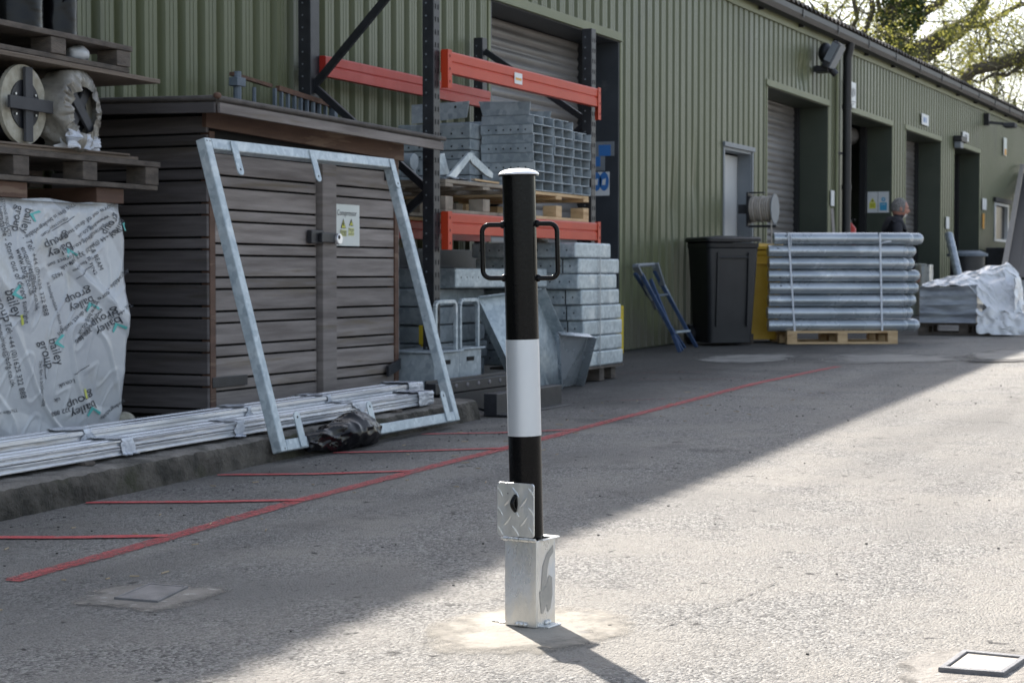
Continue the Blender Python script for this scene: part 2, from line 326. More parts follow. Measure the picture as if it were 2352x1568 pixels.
feather(M['patch'], .46, .42, 1.2, 9); wear(M['crack'], 40, .42, .52, 1); feather(M['patchdark'], .40, .30, 1.0, 11); feather(M['asphpatch'], .55, .35, .9, 4); feather(M['asphdk'], .55, .2, 1.0, 8)
M['infill'] = mat('concrete_infill', (.34, .31, .27), (.44, .40, .35), 14, .85, 0, .5, 70)
def splash_dirt(m, col, zmax):
    t = m.node_tree; L = t.links; p = t.nodes['Principled BSDF']; ge = t.nodes.new('ShaderNodeNewGeometry'); sx = t.nodes.new('ShaderNodeSeparateXYZ'); L.new(ge.outputs['Position'], sx.inputs[0])
    n = t.nodes.new('ShaderNodeTexNoise'); n.inputs['Scale'].default_value = 2.6; n.inputs['Detail'].default_value = 9; n.inputs['Roughness'].default_value = .72; L.new(ge.outputs['Position'], n.inputs['Vector'])
    a = t.nodes.new('ShaderNodeMath'); a.operation = 'MULTIPLY_ADD'; L.new(n.outputs[0], a.inputs[0]); a.inputs[1].default_value = -1.9; L.new(sx.outputs[2], a.inputs[2])
    r = t.nodes.new('ShaderNodeMapRange'); r.inputs['From Min'].default_value = zmax-.75-.35; r.inputs['From Max'].default_value = zmax-.75+.1; r.inputs['To Min'].default_value = .8; r.inputs['To Max'].default_value = 0; L.new(a.outputs[0], r.inputs['Value'])
    x = t.nodes.new('ShaderNodeMix'); x.data_type = 'RGBA'; L.new(r.outputs[0], x.inputs['Factor']); src = p.inputs['Base Color'].links[0].from_socket; L.new(src, x.inputs[6]); x.inputs[7].default_value = (*col, 1); L.new(x.outputs[2], p.inputs['Base Color'])
splash_dirt(M['green'], (.085, .078, .058), .35)
def leafmat(name, a, b):
    m = bpy.data.materials.new(name); m.use_nodes = True; t = m.node_tree; p = t.nodes['Principled BSDF']; L = t.links
    ge = t.nodes.new('ShaderNodeNewGeometry'); mx = t.nodes.new('ShaderNodeMix'); mx.data_type = 'RGBA'
    L.new(ge.outputs['Random Per Island'], mx.inputs['Factor']); mx.inputs[6].default_value = (*a, 1); mx.inputs[7].default_value = (*b, 1)
    L.new(mx.outputs[2], p.inputs['Base Color']); p.inputs['Roughness'].default_value = .55
    tr = t.nodes.new('ShaderNodeBsdfTranslucent'); L.new(mx.outputs[2], tr.inputs[0]); ms = t.nodes.new('ShaderNodeMixShader'); ms.inputs[0].default_value = .45
    L.new(p.outputs[0], ms.inputs[1]); L.new(tr.outputs[0], ms.inputs[2]); L.new(ms.outputs[0], t.nodes['Material Output'].inputs[0])
    return m
M['leaf'] = leafmat('spring_leaf', (.15, .16, .03), (.32, .30, .07))
M['leafpale'] = leafmat('pale_spring_leaf', (.16, .17, .085), (.34, .34, .19))

# ================================================================= SETTING
def ground_sheet(name, x0, x1, y0, y1, nx, ny, dz, m, kind='structure'):
    b = MB(); b.grid(lambda u, v: Vector((x0+(x1-x0)*u, y0+(y1-y0)*v, gz(x0+(x1-x0)*u)+dz)), nx, ny)
    return tag(obj(name, b, m, loc=(0, 0, 0)), kind=kind)
gb = MB()
xs = [-300, -60, -20, -8] + [-8+2*i for i in range(1, 25)] + [60, 100, 200, 400]
ys = [-300, -60, -20, 0, 10, 30, 100, 300]
vs = [Vector((x, y, gz(x))) for y in ys for x in xs]; W = len(xs)
gb.add(vs, [[j*W+i, j*W+i+1, (j+1)*W+i+1, (j+1)*W+i] for j in range(len(ys)-1) for i in range(W-1)])
tag(obj('ground', gb, M['asphalt'], loc=(0, 0, 0)), kind='structure')

# red paint lines on the yard, hand painted with uneven edges
def stroke(pts, w0, dz, seed, taper=True):
    b = MB(); P2 = []
    for i in range(len(pts)-1):
        a, c = pts[i], pts[i+1]; n = max(2, int((c-a).length/.035))
        for k in range(n): P2.append(a.lerp(c, k/n))
    P2.append(pts[-1]); vs = []
    for i, p in enumerate(P2):
        d = (P2[min(i+1, len(P2)-1)]-P2[max(i-1, 0)]).normalized(); nn = Vector((-d.y, d.x, 0))
        ww = w0*(.5+.12*noise.noise(Vector((p.x*9, p.y*9, seed)))); off = .012*noise.noise(Vector((p.x*1.3, p.y*1.3, seed+5)))
        e1 = ww+.006*noise.noise(Vector((p.x*40, p.y*40, seed+1))); e2 = ww+.006*noise.noise(Vector((p.x*40, p.y*40, seed+2)))
        if taper and i == 0: e1 *= .3
        for q in (p+nn*(e1+off), p-nn*(e2-off)): vs.append(Vector((q.x, q.y, gz(q.x)+dz)))
    b.add(vs, [[2*i, 2*i+1, 2*i+3, 2*i+2] for i in range(len(P2)-1)]); return b
red = [G(*p) for p in ((20, 1335), (380, 1238), (690, 1150), (1160, 1030), (1600, 916), (1740, 880), (1925, 842))]
tag(obj('red_line', stroke(red, .066, .003, 1), M['redworn'], loc=(0, 0, 0)), kind='structure')
for k, (a, b_, c_, wd) in enumerate([((-60, 1236), (150, 1236), (385, 1232), .058), ((198, 1156), (450, 1154), (700, 1149), .05), ((500, 1092), (720, 1090), (950, 1082), .045),
                          ((765, 1041), (960, 1037), (1165, 1030), .042), ((968, 998), (1150, 995), (1330, 987), .038), ((1390, 922), (1480, 919), (1590, 915), .03),
                          ((1465, 872), (1600, 872), (1745, 868), .03), ((1425, 858), (1540, 855), (1650, 855), .026)]):
    tag(obj('red_line', stroke([G(*a), G(*b_), G(*c_)], wd*.9, .0045, 3+k), M['redpaint' if k < 5 else 'redfaint'], loc=(0, 0, 0)), kind='structure')

def blob(name, pts, dz, m, seed=0, rim=.012, h=.0, sub=90):
    """irregular flat slab from an outline on the ground"""
    cx = sum(p.x for p in pts)/len(pts); cy = sum(p.y for p in pts)/len(pts); out = []
    n = len(pts)
    for i in range(sub):
        t = i/sub*n; k = int(t); f = t-k; p = [pts[(k+j-1) % n] for j in range(4)]
        q = .5*((2*p[1])+(p[2]-p[0])*f+(2*p[0]-5*p[1]+4*p[2]-p[3])*f*f+(3*p[1]-p[0]-3*p[2]+p[3])*f**3)
        d = (q-Vector((cx, cy, q.z))); d = d*(1+rim*3*noise.noise(Vector((q.x*7, q.y*7, seed)))+rim*2*noise.noise(Vector((q.x*30, q.y*30, seed))))
        out.append(Vector((cx+d.x, cy+d.y, 0)))
    b = MB(); vs = []
    rings = [1.0, .97, .8, .5, .2]
    for ri, rr in enumerate(rings):
        for q in out:
            x = cx+(q.x-cx)*rr; y = cy+(q.y-cy)*rr
            zz = dz if ri == 0 else dz+h+.003*noise.noise(Vector((x*14, y*14, seed)))*(1 if h else 0)
            vs.append(Vector((x, y, gz(x)+zz)))
    fs = [[r*sub+i, r*sub+(i+1) % sub, (r+1)*sub+(i+1) % sub, (r+1)*sub+i] for r in range(len(rings)-1) for i in range(sub)]
    fs.append([(len(rings)-1)*sub+i for i in range(sub)])
    b.add(vs, fs); o = tag(obj(name, b, m, loc=(0, 0, 0), smooth=True), kind='structure')
    at = o.data.attributes.new('inside', 'FLOAT', 'POINT')
    for i in range(len(o.data.vertices)): at.data[i].value = [0, .12, .55, 1, 1][min(4, i//sub)]
    return o
blob('mortar_patch', [G(*p) for p in ((960, 1480), (1000, 1425), (1100, 1402), (1190, 1385), (1330, 1392), (1440, 1412), (1470, 1440), (1420, 1470), (1290, 1500), (1150, 1505), (1010, 1500))], .003, M['patch'], 2, h=0)
blob('mortar_patch', [G(*p) for p in ((150, 1385), (240, 1345), (330, 1338), (480, 1345), (532, 1358), (440, 1392), (350, 1408), (250, 1398))], .003, M['patchdark'], 4, h=0)
blob('mortar_patch', [G(*p) for p in ((2055, 1545), (2070, 1515), (2130, 1495), (2250, 1488), (2420, 1498), (2440, 1560), (2330, 1600), (2180, 1600), (2090, 1575))], .003, M['patchdark'], 6, h=0)
blob('asphalt_patch', [G(*p) for p in ((1590, 826), (1660, 815), (1840, 813), (1800, 832), (1640, 836))], .004, M['asphpatch'], 8)
blob('asphalt_patch', [G(*p) for p in ((1850, 822), (1960, 812), (2180, 815), (2250, 822), (2180, 834), (1900, 838))], .004, M['asphpatch'], 9)
blob('asphalt_patch', [G(*p) for p in ((2190, 820), (2300, 800), (2420, 795), (2480, 822), (2330, 828), (2230, 830))], .004, M['asphpatch'], 10)
blob('asphalt_patch', [G(*p) for p in ((2195, 829), (2260, 826), (2340, 828), (2400, 831), (2280, 834), (2210, 833))], .008, M['asphdk'], 11)

b = stroke([G(1500, 1452), G(1560, 1428), G(1640, 1398), G(1700, 1376), G(1780, 1338)], .010, .0035, 31); tag(obj('ground_crack', b, M['crack'], loc=(0, 0, 0)), kind='structure')
# raised concrete slab with a rough mossy kerb edge that carries the shed, rails and stacks
def kerb():
    b = MB(); x0, x1 = -2.0, 8.98
    def ye(x): return (4.09+.045*(x-5) if x < 7 else 4.18+.015*(x-7)) + .010*noise.noise(Vector((x*1.6, 0, 3)))+.007*noise.noise(Vector((x*11, 0, 8)))
    N = 460; vs = []
    prof = [(-.012, -.02), (-.008, .03), (0, .075), (.012, .098), (.035, .108), (.12, .108), (.4, .108), (1.9, .11)]
    for i in range(N+1):
        x = x0+(x1-x0)*i/N
        for j, (dy, z) in enumerate(prof):
            rr = noise.noise(Vector((x*16, j*1.7, 5)))*.007*(j < 6)+noise.noise(Vector((x*45, j*3, 9)))*.006*(j < 6)
            end = max(0, 1-(x1-x)/.06)
            vs.append(Vector((x-end*0, ye(x)+dy+rr, gz(x)+z*(1-.0*end)+rr*.8)))
    K = len(prof); b.add(vs, [[i*K+j, (i+1)*K+j, (i+1)*K+j+1, i*K+j+1] for i in range(N) for j in range(K-1)])
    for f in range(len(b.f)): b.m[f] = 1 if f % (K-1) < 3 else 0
    last = [Vector(vs[N*K+j]) for j in range(K)]
    b.add(last+[Vector((x1+.01, last[-1].y, gz(x1)-.02)), Vector((x1+.01, last[0].y, gz(x1)-.02))], [list(range(K+2))], 1)
    return b
tag(obj('kerb', kerb(), [M['concrete'], M['kerbface']], loc=(0, 0, 0), smooth=True), kind='structure')
KZ = .11
def kz(x): return gz(x)+KZ

# ================================================================= WAREHOUSE
YW = 5.89
def eave(x): return 3.80+.0075*(x-19.0)+(.034*(19-max(x, 0)) if x < 19 else 0)  # unseen left end raised only to lengthen the shadow on the yard
DOORS = [(12.79, 15.59, 2.955, 'shut'), (20.36, 23.15, 3.0, 'shut'), (24.15, 26.92, 3.02, 'open'), (27.86, 30.62, 3.04, 'shut'), (31.78, 34.30, 3.06, 'open')]
PD = (18.74, 19.75, 2.20)
WIN = (35.95, 37.6, 1.47, 2.22)
wh = thing('warehouse', (16, YW, gz(16)), 'long olive green corrugated metal warehouse with a row of tall recessed doorways', 'building')
def cladding():
    b = MB(); P_ = .196; x0, x1 = -6.0, 62.0
    br = []                                       # (x, outward offset)
    n = int((x1-x0)/P_)
    for i in range(n):
        s = x0+i*P_
        br += [(s, 0), (s+.034, 0), (s+.036, .004), (s+.040, .004), (s+.042, 0), (s+.070, 0), (s+.072, .004), (s+.076, .004), (s+.078, 0), (s+.112, 0), (s+.130, .042), (s+.176, .042), (s+.194, .0)]
    cuts = [d[0] for d in DOORS]+[d[1] for d in DOORS]+[PD[0], PD[1], WIN[0], WIN[1]]
    def off(x):
        for i in range(len(br)-1):
            if br[i][0] <= x <= br[i+1][0]:
                t = (x-br[i][0])/max(1e-6, br[i+1][0]-br[i][0]); return br[i][1]*(1-t)+br[i+1][1]*t
        return 0
    for c in cuts: br.append((c, off(c)))
    br.sort()
    def dent(x, z):
        d = 0
        for (dx, dz_, r, rz_, a) in ((17.1, 1.35, .12, .35, .03), (16.45, .9, .13, .4, .03), (17.75, 1.6, .1, .3, .022), (21.9, 3.12, .22, .16, .05), (17.4, .55, .2, .5, .02), (10.9, 1.2, .15, .5, .03)):
            d += a*math.exp(-((x-dx)/r)**2-((z-gz(x)-dz_)/rz_)**2)
        return d
    for i in range(len(br)-1):
        (xa, oa), (xb, ob) = br[i], br[i+1]
        if xb-xa < 1e-5: continue
        xm = (xa+xb)/2; segs = [(gz(xm)+.02, eave(xm))]
        for (a, c, z, k) in DOORS:
            if a < xm < c: segs = [(z, eave(xm))]
        if PD[0] < xm < PD[1]: segs = [(PD[2], eave(xm))]
        if WIN[0] < xm < WIN[1]: segs = [(gz(xm)+.02, WIN[2]), (WIN[3], eave(xm))]
        for (za, zb) in segs:
            ns = 14 if 10 < xm < 24 else 1
            vs = []
            for k in range(ns+1):
                z = za+(zb-za)*k/ns
                vs += [Vector((xa+(dent(xa, z)*.8), YW+oa+dent(xa, z), z)), Vector((xb+(dent(xb, z)*.8), YW+ob+dent(xb, z), z))]
            b.add(vs, [[2*k, 2*k+1, 2*k+3, 2*k+2] for k in range(ns)])
    return b
obj('wall_cladding', cladding(), M['green'], wh)
# the rest of the shell: inner liner, ends, back wall, added dark box behind the open doorways
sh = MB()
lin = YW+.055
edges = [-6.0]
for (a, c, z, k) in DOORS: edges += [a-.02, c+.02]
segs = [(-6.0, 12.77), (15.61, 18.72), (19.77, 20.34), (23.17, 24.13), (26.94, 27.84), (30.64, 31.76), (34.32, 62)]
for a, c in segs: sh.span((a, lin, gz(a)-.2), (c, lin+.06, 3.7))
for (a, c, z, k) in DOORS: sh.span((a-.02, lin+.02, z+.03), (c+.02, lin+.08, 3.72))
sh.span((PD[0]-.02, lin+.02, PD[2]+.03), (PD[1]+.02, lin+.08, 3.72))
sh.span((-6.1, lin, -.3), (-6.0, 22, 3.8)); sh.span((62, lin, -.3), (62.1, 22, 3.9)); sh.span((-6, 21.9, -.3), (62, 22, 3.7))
sh.span((23.6, 9.0, -.2), (35.5, 9.1, 3.75)); sh.span((23.5, 6.1, -.2), (23.6, 9.1, 3.75)); sh.span((35.5, 6.1, -.2), (35.6, 9.1, 3.75)); sh.span((23.5, 6.1, 3.76), (35.6, 9.2, 3.80))  # added box, keeps bright sky from showing through the open doors
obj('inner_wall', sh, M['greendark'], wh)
# roof sheets, corrugated, rising from the eave to the ridge
rf = MB(); vs = []; N = int(68/.065)
for i in range(N+1):
    x = -6+68*i/N; h = .032*math.sin(2*PI*x/.2)
    e = eave(x)+.185
    vs += [Vector((x, 5.69, e+h)), Vector((x, 5.71, e+h+.012)), Vector((x, 14, e+h+1.5)), Vector((x, 22.2, e+h))]
rf.add(vs, [[4*i+j, 4*i+4+j, 4*i+5+j, 4*i+1+j] for i in range(N) for j in range(3)])
obj('roof', rf, M['roof'], wh)
gt = MB(); vs = []; fs = []
prof = [(5.86, .10), (5.86, .0), (5.80, -.025), (5.73, -.005), (5.70, .05), (5.70, .115), (5.715, .115), (5.715, .05)]
K = len(prof); xs_ = [-6+1.7*i for i in range(41)]
for x in xs_:
    for (y, z) in prof: vs.append(Vector((x, y, eave(x)+.03+z)))
for i in range(len(xs_)-1):
    for j in range(K-1): fs.append([i*K+j, i*K+K+j, i*K+K+j+1, i*K+j+1])
gt.add(vs, fs)
for i, x in enumerate(xs_):
    gt.span((x-.02, 5.692, eave(x)+.04), (x+.02, 5.70, eave(x)+.15))
    gt.span((x+.4, 5.80, eave(x)-.01), (x+.43, 5.87, eave(x)+.03))
obj('gutter', gt, M['gutter'], wh)
ft = MB()
for i in range(68):
    x = -6+i; ft.add([(x, YW-.02, eave(x)-.06), (x+1, YW-.02, eave(x+1)-.06), (x+1, YW-.03, eave(x+1)+.09), (x, YW-.03, eave(x)+.09)], [[0, 1, 2, 3]])
    ft.add([(x, YW-.02, eave(x)-.06), (x+1, YW-.02, eave(x+1)-.06), (x+1, YW+.04, eave(x+1)-.05), (x, YW+.04, eave(x)-.05)], [[0, 1, 2, 3]])
obj('eave_flashing', ft, M['greentrim'], wh)
# doorways: head trim, jamb linings, soffit, shutter
for k, (a, c, z, kind) in enumerate(DOORS):
    dep = .42 if k else .36
    fr = MB()
    fr.span((a-.05, YW-.012, z-.0), (c+.03, YW-.002, z+.07)); fr.span((a-.05, YW-.03, z-.012), (c+.03, YW-.002, z-.001))
    fr.span((a-.045, YW-.008, gz(a)), (a-.001, YW+.05, z-.013)); fr.span((c+.001, YW-.008, gz(c)), (c+.05, YW+.05, z-.013))
    fo = obj('door_trim', fr, M['greentrim'], wh, bevel=.003)
    lg = MB()
    lg.span((a, YW+.0, gz(a)-.05), (a+.025, YW+dep, z)); lg.span((c-.025, YW+.0, gz(c)-.05), (c, YW+dep, z)); lg.span((a+.026, YW+.0, z-.02), (c-.026, YW+dep, z))
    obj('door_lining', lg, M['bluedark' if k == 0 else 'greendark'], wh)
    gd = MB(); y0 = YW+dep
    for xx in (a+.03, c-.14): gd.span((xx, y0-.06, gz(a)), (xx+.11, y0+.03, z-.022))
    obj('shutter_guide', gd, M['gutter'], wh)
    if kind == 'shut':
        st = MB(); z0 = gz(a)+.02; rows = int((z-.03-z0)/.0125); vs = []
        for r in range(rows+1):
            zz = z0+(z-.03-z0)*r/rows; d = .014*abs(math.sin(PI*zz/.082))+.004*noise.noise(Vector((0, 0, zz*1.5)))
            vs += [Vector((a+.03, y0-d, zz)), Vector((c-.03, y0-d, zz))]
        st.add(vs, [[2*r, 2*r+1, 2*r+3, 2*r+2] for r in range(rows)])
        st.span((a+.04, y0-.03, gz(a)), (c-.04, y0+.02, gz(a)+.08))
        obj('roller_shutter', st, M['shutter'], wh)
    else:
        st = MB(); st.tube([(a+.05, y0+.18, z-.14), (c-.05, y0+.18, z-.14)], .13, 16)
        obj('rolled_up_shutter', st, M['shutter'], wh)
# personnel door, set back in a short reveal
pd = MB(); a, c, z = PD
pd.span((a, YW+.16, gz(a)), (c, YW+.20, z-.05)); pdo = obj('door', pd, M['greydoor'], wh, bevel=.004)
b = MB(); b.span((c-.30, YW+.10, 1.02), (c-.24, YW+.158, 1.12)); b.span((c-.34, YW+.09, 1.04), (c-.22, YW+.11, 1.065)); obj('door_handle', b, M['blacksteel'], pdo)
b = MB(); b.span((c-.02, YW+.0, gz(a)), (c, YW+.155, z)); b.span((a, YW+.0, gz(a)), (a+.02, YW+.155, z)); b.span((a+.021, YW, z-.03), (c-.021, YW+.155, z)); obj('door_frame', b, M['greyframe'], wh)
b = MB(); b.span((a-.06, YW-.03, z+.0), (c+.06, YW-.004, z+.05)); b.span((a-.05, YW-.012, gz(a)), (a-.002, YW-.002, z)); b.span((c+.002, YW-.012, gz(a)), (c+.05, YW-.002, z)); obj('door_trim', b, M['greyframe'], wh, bevel=.003)
# small closed bulkhead light beside the personnel door
# window far along the wall
a, c, z0, z1 = WIN
b = MB(); b.span((a, YW-.02, z0), (a+.13, YW+.06, z1)); b.span((c-.13, YW-.02, z0), (c, YW+.06, z1)); b.span((a+.131, YW-.02, z0), (c-.131, YW+.06, z0+.05)); b.span((a+.131, YW-.02, z1-.05), (c-.131, YW+.06, z1))
wf = obj('window_frame', b, M['white'], wh)
b = MB(); b.span((a+.1, YW+.045, z0), (c-.1, YW+.055, z1)); obj('window_pane', b, M['window'], wf)
b = MB(); b.span((a-.15, YW-.06, z1+.01), (c+.15, YW, z1+.09)); obj('window_hood', b, M['gutter'], wf)
# downpipe
b = MB(); px = 23.78
b.tube([(px, 5.80, gz(px)), (px, 5.80, 3.66), (px, 5.77, 3.78), (px, 5.76, 3.86)], .058, 14)
for zz in (.9, 1.95, 3.0): b.tube([(px, 5.80, zz), (px, 5.80, zz+.06)], .066, 14)
b.bar((px-.22, 5.87, 2.42), (px, 5.84, 2.42), .03, .03)
obj('downpipe', b, M['gutter'], wh, smooth=True)
b = MB(); b.tube([(px-.30, 5.86, gz(px)), (px-.30, 5.86, 3.6)], .022, 8); obj('conduit', b, M['greentrim'], wh, smooth=True)

# ---------------------------------------------------------------- lettering as mesh
def text_pts(s, size, align='CENTER'):
    cu = bpy.data.curves.new('t', 'FONT'); cu.body = s; cu.size = size; cu.align_x = align; cu.align_y = 'CENTER'; cu.resolution_u = 3
    o = bpy.data.objects.new('t', cu); C.objects.link(o)
    dg = bpy.context.evaluated_depsgraph_get(); me = bpy.data.meshes.new_from_object(o.evaluated_get(dg))
    v = [(p.co.x, p.co.y) for p in me.vertices]; f = [list(p.vertices) for p in me.polygons]
    bpy.data.objects.remove(o); bpy.data.meshes.remove(me); bpy.data.curves.remove(cu)
    return v, f
def put_text(b, s, size, fn, m=0, align='CENTER'):
    v, f = text_pts(s, size, align); b.add([fn(x, y) for x, y in v], f, m)

# ================================================================= SIGNS AND FITTINGS ON THE WALL
def wall_sign(name, x0, x1, z0, z1, y, mats, label, cat='sign', marks=None, group=None):
    t = thing(name, ((x0+x1)/2, y, z0), label, cat, group)
    b = MB(); b.span((x0, y-.012, z0), (x1, y, z1)); obj('sign_board', b, mats, t, bevel=.002)
    if marks:
        for (nm, mm, shapes) in marks:
            q = MB()
            for sfn in shapes: sfn(q)
            obj(nm, q, mm, t)
    return t
def rect(x0, x1, z0, z1, y): return lambda q: q.add([(x0, y, z0), (x1, y, z0), (x1, y, z1), (x0, y, z1)], [[0, 1, 2, 3]])
wall_sign('notice_board', 23.98, 24.52, 3.07, 3.41, 5.87, M['white'], 'tall white notice high on the wall just right of the black downpipe', marks=[
    ('print', M['ink'], [rect(24.03, 24.47, 3.145, 3.155, 5.855)]+[rect(24.08+.07*i, 24.11+.07*i, 3.2+.02*(i % 3), 3.34-.015*(i % 2), 5.855) for i in range(6)]+[rect(24.1, 24.4, 3.115, 3.125, 5.855), rect(24.1, 24.35, 3.095, 3.103, 5.855)])])
wall_sign('notice_board', 28.92, 29.45, 3.19, 3.36, 5.87, M['white'], 'small white number plate on the wall above the third tall doorway from the right', marks=[('print', M['signblue'], [rect(29.03, 29.13, 3.23, 3.31, 5.855), rect(29.2, 29.26, 3.23, 3.31, 5.855)])])
wall_sign('notice_board', 32.45, 33.0, 3.18, 3.33, 5.87, M['white'], 'faded pale plate on the wall above the last tall doorway', marks=[('print', M['greyframe'], [rect(32.6, 32.85, 3.22, 3.29, 5.855)])])
wall_sign('warning_strip', 36.85, 37.2, 3.17, 3.52, 5.87, M['paper'], 'narrow upright strip, cream above and orange below, high on the far wall', marks=[('print', M['signorange'], [rect(36.9, 37.15, 3.18, 3.30, 5.855)])])
wall_sign('notice', 23.22, 23.38, 1.72, 1.92, 5.87, M['white'], 'slim white notice on the cladding left of the downpipe')
wall_sign('notice', 31.0, 31.25, 1.60, 1.80, 5.87, M['white'], 'slim curled white notice on the cladding between the two last doorways')
wall_sign('notice', 34.5, 34.92, 2.03, 2.24, 5.87, M['white'], 'white notice at the right edge of the last doorway')
wall_sign('warning_strip', 34.55, 34.72, 1.68, 1.96, 5.87, M['signorange'], 'thin yellow strip on the wall directly below a white notice')

# signs on the doorway linings (they face down the yard)
def tri(b, x, y, z, s, m=0): b.add([(x, y-s/2, z), (x, y+s/2, z), (x, y, z+s*.87)], [[0, 1, 2]], m)
def disc(b, x, y, z, r, m=0, n=24): b.add([(x, y+r*math.cos(2*PI*i/n), z+r*math.sin(2*PI*i/n)) for i in range(n)], [list(range(n))], m)
def quad(b, x, y0, y1, z0, z1, m=0): b.add([(x, y0, z0), (x, y1, z0), (x, y1, z1), (x, y0, z1)], [[0, 1, 2, 3]], m)
xj = 26.895
p0 = AX(2050, 488, xj); p1 = AX(1986, 441, xj); ymid = (p0.y+p1.y)/2
p1 = Vector((xj, min(p1.y, 6.24), p1.z)); ymid = (5.93+p1.y)/2
for (ya, yb, lab) in ((ymid+.004, p1.y, 'white sign with yellow triangle and yellow panel inside the open doorway'), (5.925, ymid-.004, 'white sign with blue disc and blue panel inside the open doorway')):
    t = thing('safety_sign', (xj, ya, p0.z), lab, 'sign'); b = MB(); b.span((xj-.012, ya, p0.z), (xj, yb, p1.z)); obj('sign_board', b, M['white'], t)
    h = p1.z-p0.z; yc = (ya+yb)/2; wq = (yb-ya)
    if 'yellow' in lab:
        b = MB(); quad(b, xj-.014, yc-wq*.32, yc+wq*.32, p0.z+h*.2, p0.z+h*.48); tri(b, xj-.014, yc, p0.z+h*.5, h*.24); obj('yellow_mark', b, M['signyellow'], t)
        b = MB(); tri(b, xj-.016, yc, p0.z+h*.54, h*.10); quad(b, xj-.016, yc-wq*.2, yc+wq*.2, p0.z+h*.38, p0.z+h*.40); quad(b, xj-.016, yc-wq*.2, yc+wq*.2, p0.z+h*.30, p0.z+h*.32); obj('print', b, M['ink'], t)
    else:
        b = MB(); quad(b, xj-.014, yc-wq*.34, yc+wq*.34, p0.z+h*.1, p0.z+h*.48); disc(b, xj-.014, yc, p0.z+h*.63, h*.1); obj('blue_mark', b, M['signcyan'], t)
        b = MB(); disc(b, xj-.016, yc, p0.z+h*.63, h*.04); quad(b, xj-.016, yc-wq*.2, yc+wq*.2, p0.z+h*.38, p0.z+h*.40); obj('print', b, M['white'], t)
# first doorway lining
xj = 15.565
pa = AX(1400, 395, xj); pb = AX(1360, 450, xj)
ya, yb = pa.y, min(pb.y, 6.16)
t = thing('safety_sign', (xj, ya, pb.z), 'white sign with two round blue symbols on the dark lining behind the rack', 'sign')
b = MB(); b.span((xj-.012, ya, pb.z), (xj, yb, pa.z)); obj('sign_board', b, M['white'], t)
h = pa.z-pb.z; b = MB(); dd = MB()
for yy in (ya+(yb-ya)*.28, ya+(yb-ya)*.72):
    vs = [(xj-.014, yy+.047*math.cos(2*PI*i/24), pb.z+h*.6+.085*math.sin(2*PI*i/24)) for i in range(24)]; b.add(vs, [list(range(24))])
    dd.add([(xj-.016, yy-.012, pb.z+h*.45), (xj-.016, yy+.02, pb.z+h*.45), (xj-.016, yy+.014, pb.z+h*.68), (xj-.016, yy-.018, pb.z+h*.72)], [[0, 1, 2, 3]])
obj('blue_symbol', b, M['signblue'], t); obj('print', dd, M['white'], t)
pa = AX(1411, 325, xj); pb = AX(1362, 393, xj); yb = min(pb.y, 6.16)
t = thing('safety_sign', (xj, pa.y, pb.z), 'scuffed blue and white poster above the two blue symbols, behind the rack', 'sign')
b = MB(); b.span((xj-.010, pa.y+.09, pb.z), (xj, yb, pa.z)); b.span((xj-.010, pa.y, pa.z-.13), (xj, pa.y+.088, pa.z)); obj('sign_board', b, M['greyframe'], t)
b = MB(); quad(b, xj-.013, pa.y+.03, yb-.06, pa.z-.13, pa.z-.03); quad(b, xj-.013, pa.y+.13, yb-.03, pb.z+.04, pb.z+.13); obj('blue_panel', b, M['signblue'], t)

# flood light, security lamp, hose reel
t = thing('flood_light', (23.0, 5.6, 3.35), 'black outdoor flood light angled down beside the downpipe under the gutter', 'light')
RL = Matrix.Rotation(R(28), 3, 'X')
c = AY(1914, 128, 5.62)
b = MB(); b.box(c, (.30, .09, .34), RL); obj('lamp_housing', b, M['blacksteel'], t, bevel=.015)
b = MB(); b.box(c+RL @ Vector((.0, -.055, .0)), (.26, .015, .30), RL); obj('lamp_glass', b, M['greyframe'], t)
b = MB(); b.box(c+RL @ Vector((-.155, .0, .03)), (.008, .088, .24), RL); obj('side_plate', b, M['greyframe'], t)
q = AY(1896, 122, 5.76); b = MB(); b.ellip(q, .12, .09, .13); b.bar(q, c, .05, .05); obj('rear_dome', b, M['blacksteel'], t, smooth=True)
q = AY(1890, 160, 5.77); b = MB(); b.box(q, (.22, .18, .08)); b.tube([q+Vector((.02, -.10, -.0)), q+Vector((.04, -.16, -.07))], .045, 12); obj('junction_box', b, M['blacksteel'], t, bevel=.01)
t = thing('security_lamp', (34.6, 5.5, 3.6), 'small lamp on a short arm under the far gutter', 'light')
b = MB(); b.span((34.7, 5.80, 3.60), (34.85, 5.89, 3.82)); b.bar((34.8, 5.85, 3.66), (34.9, 5.5, 3.62), .05, .05); obj('arm', b, M['gutter'], t)
b = MB(); b.box((34.95, 5.45, 3.6), (.30, .22, .09)); obj('lamp_head', b, M['dkgrey'], t, bevel=.02)
t = thing('bulkhead_light', (31.75, 5.75, 3.0), 'small dark lamp with white lens at the top left of the last doorway', 'light')
b = MB(); b.span((31.66, 5.74, 3.1), (32.2, 5.88, 3.2)); obj('hood', b, M['gutter'], t, bevel=.01); b = MB(); b.span((31.68, 5.76, 2.99), (31.95, 5.87, 3.098)); obj('lens', b, M['greyframe'], t, bevel=.01)

